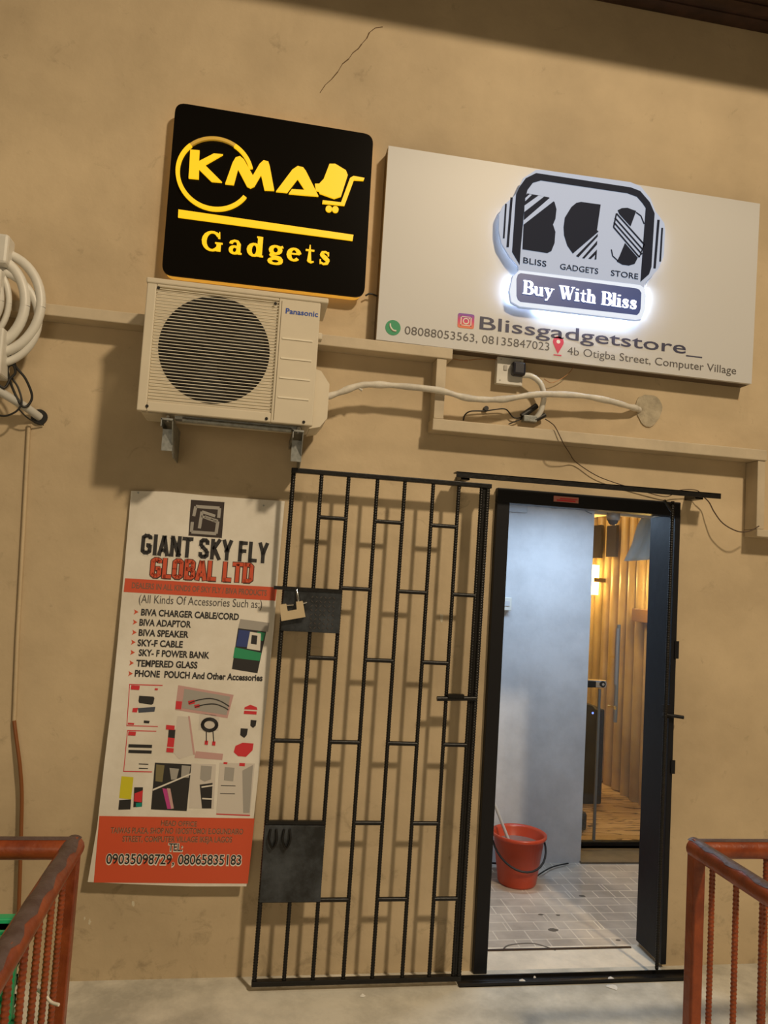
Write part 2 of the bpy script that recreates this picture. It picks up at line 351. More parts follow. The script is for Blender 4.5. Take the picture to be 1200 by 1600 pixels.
WORN = mat('worn_rail_top', (.11, .075, .07), .5, bump=.4, bscale=45, col2=(.07, .04, .035), mscale=16)
BUCK = mat('red_bucket_plastic', (.55, .065, .022), .32, mottle=.12, mscale=4)
GRN = mat('green_crate_plastic', (.02, .40, .16), .4)
BAMBOO = mat('bamboo_slats', (.56, .40, .19), .4, col2=(.42, .28, .12), mscale=3)

# ------------------------------------------------------------------ the room shell
DX0, DX1, DZ = 1.075, 1.955, 2.09
b = MB(); b.box(-4.2, DX0, 0, .2, -.1, 4.52); b.box(DX1, 6, 0, .2, -.1, 4.52); b.box(DX0, DX1, 0, .2, DZ, 4.52)
wall = struct(b.build('wall_front', WALL, loc=(0, 0, 0)))
struct(MB().box(-4.2, 6, -6.5, .0, -.1, 0).build('floor', CONC, loc=(0, 0, -.1)))
struct(MB().box(DX0, DX1, 0, .2, -.1, 0).build('trim_1', mat('pale_threshold_cement', (.85, .76, .62), .6, bump=.2, mottle=.2), loc=(0, 0, -.1)))
b = MB(); b.box(-4.2, 6, -.7, .2, 4.52, 4.62)
for i in range(8): b.box(-4.2, 6, -.68+i*.085, -.62+i*.085, 4.512, 4.521)
struct(b.build('ceiling', CEIL, loc=(0, 0, 4.5)))
# crack, plaster hole and cement patch belong to the wall
def flat_strip(pts, wd, y=-.0012):
    mb = MB()
    for i in range(len(pts)-1):
        a, c = Vector(pts[i]), Vector(pts[i+1]); d = (c-a).normalized(); q = Vector((-d.z, 0, d.x))
        w0 = wd*(.4+.6*random.random())
        mb.prism([a+q*w0, a-q*w0, c-q*w0*.8, c+q*w0*.8], FRONT, .0008)
    return mb
cr = [at(598, 42), at(586, 44), at(577, 51), at(573, 60), at(565, 69), at(560, 76), at(551, 83), at(545, 92), at(535, 100), at(528, 112), at(518, 124), at(508, 133), at(500, 145)]
flat_strip(cr, .0035).build('crack', mat('crack_dark', (.12, .07, .03), .9), wall)  # dark brown line of the crack
cr = [at(75, 468, 0), at(110, 474), at(150, 480), at(190, 486), at(224, 492)]
mb = MB(); c = Vector((1.80, 0, 2.535)); pts = []
for i in range(26):
    t = 2*PI*i/26; rr = .068*(1+.08*math.sin(3*t)+.05*random.random()); pts.append(c+Vector((rr*math.cos(t)*.95, 0, rr*math.sin(t)*1.1)))
mb.prism(pts, FRONT, .006); mb.build('cement_patch', mat('grey_cement', (.46, .40, .29), .9, bump=.5, bscale=40, mottle=.3, mscale=20), wall)
for q in ((690, 965, .02), (140, 1440, .012), (208, 1412, .012), (132, 1435, .009)):
    c = at(q[0], q[1]); pts = []
    for i in range(12):
        t = 2*PI*i/12; rr = q[2]*(.5+.7*random.random()); pts.append(c+Vector((rr*math.cos(t)*.5, 0, rr*math.sin(t))))
    MB().prism(pts, FRONT, .001).build('scuff_mark', mat('pale_scuff', (.62, .56, .42), .8), wall)

# ------------------------------------------------------------------ lobby and shop behind the door
struct(MB().box(.2, 3.4, .2, 1.42, -.1, 0).build('floor_lobby', TILE, loc=(0, 0, -.1)))
struct(MB().box(2.11, 2.9, 1.2, 1.4, 0, .012).build('floor_sill', mat('brown_sill_stone', (.2, .15, .09), .5, mottle=.3), loc=(0, 0, 0)))
struct(MB().box(.2, 3.3, .2, 1.6, 2.2, 2.3).build('ceiling_lobby', LOBBYW, loc=(0, 0, 2.2)))
struct(MB().box(.2, 2.115, 1.22, 1.42, 0, 2.2).build('wall_lobby', LOBBYW, loc=(0, 1.22, 0)))
struct(MB().box(.1, .2, .2, 1.42, 0, 2.3).build('wall_left', LOBBYW, loc=(0, 0, 0)))
struct(MB().box(2.9, 3.0, .2, 1.42, 0, 2.3).build('wall_right', LOBBYW, loc=(0, 0, 0)))
SY = 5.2
struct(MB().box(.8, 3.2, 1.42, SY, -.1, .03).build('floor_shop', WOODTILE, loc=(0, 0, 0)))
struct(MB().box(.8, 3.4, 1.6, SY, 2.42, 2.5).build('ceiling_shop', mat('shop_ceiling', (.6, .5, .36), .6), loc=(0, 0, 2.4)))
struct(MB().box(.8, 3.4, SY, SY+.1, 0, 2.5).build('wall_back', mat('shop_back_wall', (.35, .24, .12), .6), loc=(0, 0, 0)))
struct(MB().box(.7, .8, 1.42, SY, 0, 2.5).build('wall_shop_left', mat('shop_back_wall', (.35, .24, .12), .6), loc=(0, 0, 0)))
# fluted wall of round slats, running away from the door
sw = struct(MB().box(3.12, 3.2, 1.42, SY, 0, 2.45).build('wall_slatted', mat('slat_backing', (.10, .06, .025), .7), loc=(3.12, 0, 0)))
b = MB(); y = 1.5
while y < 4.6:
    lean = random.uniform(-.012, .012); b.tube([(3.105, y, .03+random.uniform(0, .015)), (3.105, y+lean*.5, 1.2), (3.105, y+lean, 2.42)], .056, 12); y += .15
b.build('round_slat', BAMBOO, sw)['kind'] = 'stuff'

# ------------------------------------------------------------------ door frame
fr = struct(thing('door_1', (1.5, .05, 0), 'x', 'x')); del fr['label']; del fr['category']; OFF['door_1'] = Vector((1.5, .05, 0))
b = MB(); b.box(DX0-.005, DX0+.055, -.03, .06, 0, 2.04)                       # left jamb
b.build('left_jamb', FRAME, fr, .003)
b = MB(); b.box(1.940, 1.966, -.03, .2, .02, 2.045)
b.build('right_jamb', FRAME, fr, .003)
b = MB(); b.box(DX0-.005, 1.965, -.03, .06, 2.04, 2.105); b.build('lintel', FRAME, fr, .003)
mb = MB().box(1.335, 1.455, -.033, -.0305, 2.062, 2.088); tg = mb.build('lintel_sticker', mat('pink_sticker', (.5, .2, .16), .5), fr)
mb = MB().box(1.35, 1.44, -.0345, -.0335, 2.066, 2.072); mb.box(1.365, 1.45, -.0345, -.0335, 2.076, 2.08); mb.build('sticker_print', PRED, fr)
b = MB().tube([at(1035, 1116, .045), at(1068, 1121, .06)], .008, 8); b.box(1.90, 1.94, -.045, -.03, 1.11, 1.17); b.build('latch_bolt', FRAME, fr)
b = MB(); b.box(1.955, 1.975, -.036, -.03, 1.38, 1.46); b.box(1.955, 1.975, -.036, -.03, .86, .92); b.build('hinge', FRAME, fr)
mb = MB().box(1.11, 1.9, .165, .175, 0, .006); mb.build('floor_strip', mat('dark_metal_strip', (.06, .04, .03), .4, .5), fr)

# steel tracks of the sliding gate
G = .12
t = thing('gate_track', (1.47, -.1, 2.12), 'black steel top track the gate slides on, above the doorway', 'gate track')
b = MB(); b.box(.845, 2.095, -.145, -.14, 2.122, 2.147); b.box(.845, 2.095, -.145, -.09, 2.142, 2.147); b.build('angle_bar', BLACK, t, .001)
MB().box(.88, .92, -.09, 0, 2.12, 2.142).build('wall_bracket', BLACK, t); MB().box(2.0, 2.04, -.09, 0, 2.12, 2.142).build('wall_bracket', BLACK, t)
t = thing('gate_track', (1.5, -.11, 0), 'black steel floor track in front of the doorway sill', 'gate track')
b = MB(); b.box(.98, 2.06, -.13, -.124, .0, .016); b.box(.98, 2.06, -.13, -.09, .0, .005); b.box(.98, 2.06, -.072, -.066, 0, .018); b.box(.98, 2.06, -.09, -.066, .0, .005); b.build('angle_bar', BLACK, t, .001)
# stop bar beside the doorway
tag(MB().rebar((1.885, -.09, .032), (1.888, -.09, 2.10), .008).tube([(1.888, -.09, 2.05), (1.84, -.10, 2.10)], .007).build('gate_stop_bar', BLACK), 'thin ribbed steel upright in front of the right door jamb', 'steel bar')

# ------------------------------------------------------------------ the sliding gate
gate = thing('sliding_gate', (.56, -G, .03), 'black rebar security gate slid open against the wall left of the doorway', 'gate')
top = [.150, .268, .383, .507, .626, .751, .865, .967]; SK = -.0068
def gx(i, z): return top[i] + SK*(2.09-z)*1.0
ZT, ZB = 2.09, .04
for i in range(8):
    MB().rebar((gx(i, ZB), -G, ZB), (gx(i, ZT), -G, ZT), .0085 if i else .0095).build('bar', BLACK, gate)
MB().rebar((gx(7, ZB)+.024, -G, ZB), (gx(7, ZT)+.028, -G, ZT), .011).build('bar', BLACK, gate)
MB().box(gx(7, 1), gx(7, 1)+.026, -G-.003, -G+.003, ZB, ZT).build('stile_strip', BLACK, gate)
MB().box(.140, 1.01, -G-.014, -G+.014, ZT-.004, ZT+.016).build('top_bar', BLACK, gate, .003)
MB().box(.126, .985, -G-.014, -G+.014, ZB-.014, ZB+.006).build('bottom_bar', BLACK, gate, .003)
def rung(c, z): MB().tube([(gx(c, z), -G, z), (gx(c+1, z), -G, z)], .009, 10).build('rung', BLACK, gate)
for z, cs in ((1.908, (1, 3, 5)), (1.618, (2, 4, 6)), (1.325, (1, 3, 5)), (.985, (0, 2, 4, 6)), (.66, (3, 5)), (.354, (0, 1, 2, 4, 6))):
    for c in cs: rung(c, z)
gp = MB().box(gx(0, 1.5)-.004, gx(2, 1.5)+.004, -G-.018, -G-.009, 1.43, 1.60).build('lock_plate', PLATE, gate, .002)
MB().box(gx(0, 1.5)-.045, gx(2, 1.5)+.004, -G-.024, -G-.012, 1.598, 1.612).build('bolt_rod', BLACK, gp)
MB().tube([(.195, -G-.02, 1.60), (.205, -G-.035, 1.56), (.205, -G-.035, 1.545)], .006).build('hasp', CHROME, gp)
# embossed tread pattern on the plate
mb = MB()
for i in range(6):
    for j in range(8):
        cx, cz = .262+i*.018, 1.449+j*.018; a = PI/4 if (i+j) % 2 else -PI/4; d = Vector((math.cos(a), 0, math.sin(a)))*.008; q = Vector((-d.z, 0, d.x))*.3
        p = Vector((cx, -G-.018, cz)); mb.prism([p-d, p+q, p+d, p-q], FRONT, .002)
mb.build('tread_pattern', mat('worn_tread', (.07, .06, .055), .45, .2), gp)
cp = MB().box(gx(0, .5)-.006, gx(2, .5)+.006, -G-.016, -G-.008, .352, .652).build('cover_plate', PLATE, gate, .002)
MB().box(gx(0, .66), gx(2, .66), -G-.008, -G+.008, .65, .668).build('plate_bar', BLACK, cp)
for x0 in (.158, .212):
    MB().tube(spline([(x0, -G-.02, .64), (x0-.004, -G-.032, .60), (x0+.012, -G-.034, .57), (x0+.026, -G-.032, .60), (x0+.022, -G-.02, .64)], 6), .0045, 8).build('ring', BLACK, cp)
b = MB().tube([(.815, -G-.018, 1.178), (.985, -G-.018, 1.185)], .010, 8).box(.86, .93, -G-.03, -G-.005, 1.185, 1.2); b.build('side_bolt', BLACK, gate)
# padlock hanging open on the hasp
pl = thing('padlock', (.185, -.16, 1.47), 'open brass-coloured padlock hanging on the gate lock plate', 'padlock')
def zp(x, y, d=.165): return at(400+x*160/1200, 890+y*120/900, d)
pol = [zp(x, y) for x, y in ((278, 412), (355, 402), (372, 488), (478, 468), (470, 378), (548, 368), (580, 555), (298, 604))]
MB().prism(pol, (0, 1, 0), .025).build('body', mat('padlock_brass', (.62, .5, .32), .35, .25), pl, .002)
MB().tube([zp(358, 418, .15), zp(440, 410, .15)], .004).tube([zp(548, 395, .15), zp(595, 380, .15)], .005).build('shackle', CHROME, pl)

# ------------------------------------------------------------------ trunking and cables on the wall
TD = .10
ts = (3.35-TD)/3.35
def tz(z): return 1.7+(z-1.7)*ts
t = thing('cable_trunking', (.8, 0, 1.9), 'wall-coloured stepped box trunking running across the wall under the signs', 'trunking')
b = MB(); b.box(-2.4, .835*ts, -TD, -.002, tz(2.676), tz(2.726)); b.build('long_run', TRUNK, t, .004)
b = MB(); b.box(.764*ts, .81*ts, -TD*.94, -.003, tz(2.399), tz(2.675)); b.build('drop', TRUNK, t, .003)
b = MB(); b.box(.76*ts, 2.43*ts, -TD, -.002, tz(2.345), tz(2.398)); b.build('lower_run', TRUNK, t, .004)
b = MB(); b.box(2.385*ts, 2.426*ts, -TD*.94, -.003, tz(2.011), tz(2.344)); b.box(2.385*ts, 2.9*ts, -TD, -.002, tz(1.975), tz(2.01)); b.build('end_drop', TRUNK, t, .003)

pp = [(.266, 2.42, .12), (.32, 2.445, .115), (.40, 2.482, .12), (.47, 2.494, .12), (.60, 2.499, .12), (.78, 2.497, .12), (.90, 2.48, .11), (1.0, 2.482, .10), (1.10, 2.495, .10), (1.25, 2.53, .10), (1.45, 2.545, .095), (1.60, 2.54, .075), (1.70, 2.53, .05), (1.745, 2.53, .02), (1.75, 2.53, .004)]
pts = spline([(x*(3.35-d)/3.35/1.0 if x > .5 else x, -d, z) for x, z, d in pp], 6)
t = thing('air_conditioner_pipe', (.9, -.1, 2.4), 'white taped refrigerant pipe from the air conditioner to a wall hole', 'pipe')
MB().tube(pts, .014, 12, True, lambda i: .014+.0025*math.sin(i*.9)*math.sin(i*.23)).build('taped_pipe', PIPEW, t)
MB().tube([at(563, 601, .12), at(560, 606, .12), at(566, 610, .12)], .006).build('tape_tail', PIPEW, t)
mb = MB()
c = Vector((1.775, -.001, 2.53)); mb.disc(c, .026, FRONT, .004); mb.build('wall_collar', mat('grey_cement2', (.3, .25, .17), .9), t)

sk = thing('wall_socket', (1.10, 0, 2.58), 'white square wall socket with black plug, below the cream sign', 'socket')
MB().box(1.035, 1.155, -.035, 0, 2.578, 2.700).build('back_box', WHITEP, sk, .004)
MB().box(1.033, 1.157, -.042, -.034, 2.576, 2.702).build('face_plate', WHITEP, sk, .003)
MB().box(1.065, 1.080, -.047, -.041, 2.640, 2.662).box(1.048, 1.053, -.044, -.041, 2.685, 2.69).box(1.14, 1.145, -.044, -.041, 2.685, 2.69).box(1.048, 1.053, -.044, -.041, 2.59, 2.595).box(1.14, 1.145, -.044, -.041, 2.59, 2.595).build('switch', mat('switch_grey', (.4, .38, .34), .5), sk)
pg = thing('mains_plug', (1.13, -.06, 2.62), 'black plug pushed into the white wall socket', 'plug')
MB().box(1.095, 1.158, -.085, -.042, 2.613, 2.677).build('plug_body', mat('plug_black', (.012, .012, .02), .35), pg, .012)
tag(MB().tube(spline([(1.15, -.06, 2.62), (1.19, -.07, 2.617), (1.235, -.07, 2.585), (1.255, -.06, 2.53), (1.25, -.045, 2.47), (1.232, -.03, 2.435)]), .0125, 10).build('flexible_cable', WHITEP), 'short white curved flex hanging from the black plug', 'cable')
# knot of junction pieces and wires
jk = thing('wire_junction', (1.22, -.03, 2.41), 'bundle of black taped connectors where the white flex ends', 'wiring')
b = MB().tube([(1.165, -.03, 2.44), (1.235, -.03, 2.495)], .013, 8).tube([(1.225, -.035, 2.425), (1.275, -.035, 2.455)], .011, 8); b.build('black_tape', BCABLE, jk)
MB().box(1.17, 1.235, -.045, -.01, 2.415, 2.445).build('connector_block', GALV, jk, .004)
b = MB().tube(spline([(1.17, -.02, 2.435), (1.13, -.02, 2.432), (1.09, -.025, 2.465), (1.04, -.02, 2.46), (1.0, -.015, 2.45)]), .003, 6).tube(spline([(1.0, -.015, 2.45), (.93, -.02, 2.442), (.905, -.01, 2.425), (.90, -.003, 2.4)]), .0035, 6)
b.tube(spline([(1.17, -.02, 2.43), (1.14, -.02, 2.415), (1.11, -.015, 2.40)]), .003, 6); b.disc((1.0, -.002, 2.462), .011, FRONT, .02, 10)
b.build('thin_wires', BCABLE, jk)
tag(MB().tube(spline([at(852, 655, .06), at(860, 660, .108), at(868, 668, .112), at(880, 692, .112), at(890, 708, .07)] + [at(x, y, .02) for x, y in ((900, 722), (930, 742), (960, 754), (1000, 766), (1040, 776))] + [at(x, y, .05) for x, y in ((1062, 766), (1088, 766), (1098, 775))]), .0022, 6).build('loose_wire', BROWN), 'thin brown wire drooping from the wire bundle to the gate track', 'wire')
tag(MB().tube(spline([at(x, y, d_) for x, y, d_ in ((1098, 775, .05), (1108, 785, .05), (1116, 800, .06), (1130, 818, .08), (1152, 830, .10), (1170, 830, .115), (1186, 822, .115))]), .0028, 6).build('loose_wire', BROWN), 'thin brown wire sagging from the gate track end to the right trunking', 'wire')
tag(MB().tube(spline([at(x, y, .03) for x, y in ((704, 560), (725, 563), (750, 561), (775, 562), (810, 570))]), .0018, 6).tube(spline([at(x, y, .03) for x, y in ((850, 592), (862, 598), (880, 590), (893, 578), (897, 566))]), .0015, 6).build('loose_wire', mat('copper_wire', (.4, .2, .09), .35, .7)), 'bare copper wire ends hanging behind the lower edge of the cream sign', 'wire')

# ------------------------------------------------------------------ air conditioner
AD = .34
ac = thing('air_conditioner', (-.13, 0, 2.24), 'cream outdoor air conditioner unit with round fan grille, under the black sign', 'air conditioner')
X0, X1, Z0, Z1 = -.468, .200, 2.250, 2.748
b = MB(); b.box(X0+.006, X1-.004, -AD+.014, -.105, Z0, Z1); b.build('casing', ACM, ac, .01)
b = MB(); b.box(X0-.004, X1+.03, -AD-.004, -.105, Z1-.002, Z1+.020); b.build('lid', ACM, ac, .005)
b = MB()
GX0, GX1, GZ0, GZ1 = -.432, .036, 2.288, 2.735
b.box(X0, GX0, -AD, -AD+.035, Z0, Z1); b.box(GX1, X1, -AD, -AD+.035, Z0, Z1); b.box(GX0, GX1, -AD, -AD+.035, Z0, GZ0); b.box(GX0, GX1, -AD, -AD+.035, GZ1, Z1)
fp = b.build('front_panel', ACM, ac, .004)
for zc in (2.352, 2.43, 2.508, 2.587):
    MB().box(.058, .178, -AD-.003, -AD, zc-.066 if False else zc-.003, zc+.003).build('panel_rib', ACLINE, fp)
MB().box(.046, .0485, -AD-.0012, -AD+.0, Z0+.01, Z1-.012).build('panel_seam', mat('seam_dark', (.2, .16, .1), .7), fp)
b = MB()
for x, z in ((-.425, 2.73), (.022, 2.722), (-.43, 2.268), (.02, 2.262), (.165, 2.262)): b.disc((x, -AD-.001, z), .006, FRONT, .002, 10)
b.build('screws', DARK, fp)
fo = MB().disc((-.198, -AD+.0135, 2.515), .212, FRONT, .001, 48).build('fan_opening_shade', DARK, ac)  # black disc paints the shade of the hollow behind the grille
b = MB(); b.disc((-.198, -AD+.0125, 2.515), .04, FRONT, .002)
for k in range(3):
    a = k*2*PI/3+.5; pts = []
    for rr, aa in ((.035, -.3), (.12, -.5), (.195, -.45), (.2, .0), (.19, .35), (.1, .2), (.035, .3)):
        pts.append((-.198+rr*math.cos(a+aa), -AD+.0125, 2.515+rr*math.sin(a+aa)))
    b.prism(pts, FRONT, .0012)
b.build('fan', FAN, ac)
n = 36
b = MB()
for i in range(n):
    z = GZ0+(i+.5)*(GZ1-GZ0)/n; b.box(GX0, GX1, -AD+.002, -AD+.006, z-.0011, z+.0011)
b.build('grille', ACLINE, ac)
mb = MB(); text(mb, 'Panasonic', (.064, -AD, 2.688), (.192, -AD, 2.688), .021, FRONT, .0, .001, .02); mb.build('lettering', mat('logo_blue', (.01, .06, .36), .4), fp)
b = MB(); P = [(.19, 2.50), (.225, 2.49), (.262, 2.44), (.262, 2.30), (.235, 2.262), (.19, 2.25)]
b.prism([(x, -.27, z) for x, z in P], (0, 1, 0), .2); b.build('side_cover', ACM, ac, .006)
b = MB(); b.box(.196, .225, -.2, -.15, 2.64, 2.67); b.build('side_handle', ACM, ac, .006)
b = MB(); b.tube([(-.30, -.30, 2.235), (.12, -.30, 2.232)], .010, 8); b.box(-.33, .16, -.29, -.24, 2.238, 2.252); b.build('base_rail', GALV, ac)
for x in (-.355, .148):
    br = thing('mounting_bracket', (x, 0, 2.1), 'galvanised bracket under the %s end of the air conditioner' % ('left' if x < 0 else 'right'), 'bracket', 'brackets under the air conditioner')
    MB().box(x-.022, x+.022, -.325, 0, 2.225, 2.232).box(x-.022, x-.018, -.325, 0, 2.20, 2.23).build('arm', GALV, br)
    MB().prism([(x+.018, -.31, 2.225), (x+.018, -.25, 2.12), (x+.018, -.20, 2.10), (x+.018, -.005, 2.10), (x+.018, -.005, 2.225)], (1, 0, 0), .004).box(x-.02, x+.022, -.26, -.255, 2.115, 2.2).build('gusset', GALV, br)
    MB().tube([(x, -.30, 2.222), (x, -.30, 2.246)], .009, 6).build('bolt', CHROME, br)

# ------------------------------------------------------------------ black K-MART sign
SD = .065
def rrect(pts, r, n=6):
    out = []; N = len(pts); pts = [Vector(p) for p in pts]
    for i in range(N):
        a, p, c = pts[i-1], pts[i], pts[(i+1) % N]; u = (a-p).normalized(); v = (c-p).normalized()
        for k in range(n+1):
            t = k/n; out.append((p+u*r)*(1-t)**2 + p*2*t*(1-t) + (p+v*r)*t*t)
    return out
ks = thing('shop_sign', (-.03, -SD, 2.9), 'square black illuminated sign with yellow letters and a cart logo', 'sign')
sx = (3.35-SD)/3.35
def sp(x, z, d): return Vector((x*(3.35-d)/3.35, -d, 1.7+(z-1.7)*(3.35-d)/3.35))
cor = [sp(-.468, 3.680, SD), sp(.408, 3.672, SD), sp(.414, 2.912, SD), sp(-.466, 2.908, SD)]
MB().prism(rrect(cor, .045), (0, 1, 0), .012).build('face', BOARDB, ks, .0015)
bk = [Vector((p.x*.985+0, -SD+.0125, 3.26+(p.z-3.26)*.985)) for p in cor]
MB().prism(rrect(bk, .045), (0, 1, 0), SD-.0125).build('glowing_back', YEL2, ks)
def zk(x, y, d=SD+.001): return at(240+x*.3, 140+y*.3, d)
def poly(mb, L, f, th=.010, d=None, n=FRONT): mb.prism([f(x, y) for x, y in L], n, th); return mb
for nm, L in (('letter_k', [(192, 318), (240, 322), (237, 378), (315, 338), (363, 343), (268, 398), (357, 487), (303, 483), (237, 418), (236, 470), (183, 465)]),
             ('letter_m', [(373, 495), (412, 385), (428, 358), (450, 352), (470, 368), (517, 452), (552, 392), (573, 373), (597, 380), (605, 405), (628, 530), (578, 528), (560, 448), (525, 508), (505, 517), (487, 508), (440, 418), (418, 500)]),
             ('letter_a', [(637, 535), (722, 422), (750, 403), (778, 410), (792, 428), (858, 560), (703, 547), (720, 523), (788, 528), (750, 470), (695, 541)])):
    poly(MB(), L, zk).build(nm, YEL, ks, .001)
b = MB(); poly(b, [(915, 392), (945, 392), (1000, 425), (1010, 450), (975, 560), (940, 572), (865, 545), (860, 533), (845, 530), (840, 495), (862, 495), (885, 470)], zk)
poly(b, [(1040, 455), (1097, 465), (1092, 478), (1042, 475), (993, 608), (878, 597), (880, 581), (975, 592), (1022, 465)], zk)
b.disc(zk(912, 625), .0095*1.5, FRONT, .01, 16); b.disc(zk(946, 628), .0095*1.5, FRONT, .01, 16); b.build('cart_logo', YEL, ks)
def ring_arc(a0, a1, r0, r1, c, th=.012, n=40):
    mb = MB()
    for i in range(n):
        t0 = math.radians(a0+(a1-a0)*i/n); t1 = math.radians(a0+(a1-a0)*(i+1)/n)
        q = [c+Vector((r*math.cos(t), 0, r*math.sin(t))) for r, t in ((r0, t0), (r1, t0), (r1, t1), (r0, t1))]
        mb.prism(q, FRONT, th)
    return mb
c = sp(-.276, 3.380, SD+.001)
ring_arc(135, 328, .147, .164, c).build('ring', YEL, ks); ring_arc(17, 62, .147, .163, c).build('ring', YEL, ks)
ring_arc(62, 135, .149, .163, c).build('ring', GOLD, ks)
poly(MB(), [(130, 628), (1040, 760), (1035, 790), (128, 668)], zk, .008).build('underline_bar', YEL, ks)
b = MB(); h = .088
for ch, xa, xb in (('G', 252, 358), ('a', 392, 460), ('d', 490, 572), ('g', 598, 675), ('e', 697, 760), ('t', 788, 832), ('s', 860, 915)):
    ya = 838+(xa-252)*.118
    P0 = zk(xa, ya); P1 = zk(xb, ya+(xb-xa)*.118); ex = (P1-P0)/(GW[ch]-.06)
    glyph(b, ch, P0-ex*.03, ex, Vector((0, 0, h)), FRONT, .008)
b.build('lettering', YEL, ks)
tag(MB().tube(spline([at(x, y, .03) for x, y in ((571, 462), (578, 459), (588, 462), (598, 466))]), .004, 8).build('sign_cable', BCABLE), 'short black cable between the black sign and the cream sign', 'cable')

# ------------------------------------------------------------------ cream BGS sign
WD = .085
ws = thing('sign_board', (1.4, -WD, 2.7), 'long cream sign board with a glowing white logo and phone numbers', 'sign')
cw = [sp(.480, 3.632, WD), sp(2.356, 3.628, WD), sp(2.322, 2.716, WD), sp(.473, 2.728, WD)]
cw[2].x = cw[1].x-.02; cw[3].x = cw[0].x
MB().prism(cw, (0, 1, 0), .02).build('face', BOARDW, ws, .002)
back = [p+Vector((0, .02, 0)) for p in cw]
MB().prism([Vector((p.x, -WD+.0205, p.z)) for p in cw], (0, 1, 0), WD-.0215).build('side_box', mat('dark_frame_edge', (.1, .07, .045), .7), ws)  # plain dark brown box behind the board face
LD = WD+.045
def zb(x, y, d=LD): return at(760+x*.25, 250+y*.25, d)
outer = [(190, 205), (232, 112), (310, 62), (352, 62), (900, 138), (965, 165), (1025, 240), (1058, 322), (1082, 352), (1112, 395), (1118, 440), (1108, 600), (1075, 680), (1000, 762), (985, 785), (996, 840), (990, 940), (965, 1000), (930, 1004), (205, 920), (152, 890), (140, 820), (162, 725), (200, 690), (200, 665), (150, 610), (95, 520), (78, 440), (80, 340), (105, 285), (170, 228)]
lg = MB().prism([zb(x, y, LD-.002) for x, y in outer], (0, 1, 0), .012).build('logo_plate', ACRY, ws)
# the light strip between plate and board
def led(pts, nm='led_strip'):
    return MB().tube([Vector(p) for p in pts], .004, 6).build(nm, LEDW, lg)
led([zb(320, 925, WD+.022), zb(930, 990, WD+.022)]); led([zb(960, 960, WD+.02), zb(1000, 800, WD+.02)]); led([zb(165, 870, WD+.02), zb(180, 740, WD+.02)])
DIM = mat('dim_led', (1, 1, 1), .5, emis=(.62, .78, 1), es=6)
MB().tube([zb(215, 640, WD+.02), zb(130, 540, WD+.02), zb(112, 340, WD+.02)], .004, 6).build('led_strip', DIM, lg)
MB().tube([zb(1000, 700, WD+.02), zb(1070, 620, WD+.02), zb(1085, 420, WD+.02)], .004, 6).build('led_strip', DIM, lg)
SLG = mat('glowing_acrylic', (.5, .56, .66), .5, emis=(.62, .76, 1), es=.62, spec=.2)
MB().prism([zb(x, y, LD-.001) for x, y in [(205, 690), (960, 782), (985, 800), (993, 840), (988, 940), (965, 995), (930, 1000), (208, 915), (155, 886), (145, 820), (165, 728)]], FRONT, .001).build('slogan_glow_sheet', SLG, lg)  # added sheet, its emission paints the strip light coming through the plate
fz = lambda x, y: zb(x, y, LD-.0012)
def lpoly(name, lists, m, th=.0025, lift=0):
    for L in lists: MB().prism([zb(x, y, LD-.0018+lift) for x, y in L], FRONT, th).build(name, m, lg)
lpoly('logo_frame', [[(207, 655), (160, 575), (185, 215), (205, 170), (245, 115), (310, 83), (900, 172), (960, 195), (1020, 265), (1050, 335), (1030, 670), (1015, 715), (962, 762), (995, 300), (975, 270), (940, 230), (880, 208), (340, 128), (290, 143), (255, 190), (240, 260), (213, 560)]], NAVY)
lpoly('letter_b', [[(255, 210), (390, 235), (425, 265), (437, 310), (430, 370), (415, 405), (430, 450), (425, 520), (405, 570), (380, 582), (225, 558), (240, 230)]], NAVY)
lpoly('letter_stripe', [[(238, 285), (325, 223), (360, 229), (237, 325)], [(233, 378), (395, 238), (420, 258), (231, 405)], [(243, 238), (270, 214), (285, 217), (242, 258)]], ACRY, .001, .0028)
lpoly('letter_g', [[(590, 263), (713, 280), (690, 440), (700, 448), (540, 585), (505, 535), (485, 470), (482, 420), (490, 360), (530, 295), (560, 270)], [(695, 462), (694, 480), (575, 608), (560, 600)], [(692, 505), (690, 530), (612, 616), (598, 613)], [(690, 560), (686, 622), (676, 622), (680, 592), (652, 619), (636, 617)]], NAVY)
def linez(x0, y0, x1, y1, w):
    L = math.hypot(x1-x0, y1-y0); qx, qy = -(y1-y0)/L*w, (x1-x0)/L*w; return [(x0+qx, y0+qy), (x0-qx, y0-qy), (x1-qx, y1-qy), (x1+qx, y1+qy)]
lpoly('letter_s', [[(820, 315), (845, 302), (880, 300), (935, 320), (900, 415), (830, 338)], [(865, 520), (945, 612), (925, 650), (890, 660), (850, 655), (815, 635), (832, 600)],
     linez(812, 335, 985, 528, 4), linez(802, 362, 976, 560, 4), linez(796, 390, 972, 590, 4), linez(794, 420, 955, 608, 4), linez(812, 335, 794, 420, 4), linez(985, 528, 955, 608, 3),
     linez(935, 328, 965, 350, 3), linez(965, 350, 985, 400, 3), linez(780, 560, 788, 600, 3), linez(788, 600, 820, 630, 3)], NAVY)
lpoly('side_stripe', [linez(122, 275, 108, 490, 5), linez(157, 235, 132, 545, 7), linez(1075, 375, 1050, 678, 7), linez(1098, 425, 1085, 635, 5)], NAVY)
for s_, x0, y0, x1, y1 in (('BLISS', 230, 643, 374, 668), ('GADGETS', 460, 682, 698, 713), ('STORE', 778, 722, 948, 746)):
    mb = MB(); text(mb, s_, zb(x0, y0), zb(x1, y1), .026, FRONT, -.001, .0022, 0.0, up=(0, 0, 1)); mb.build('small_lettering', NAVY, lg)
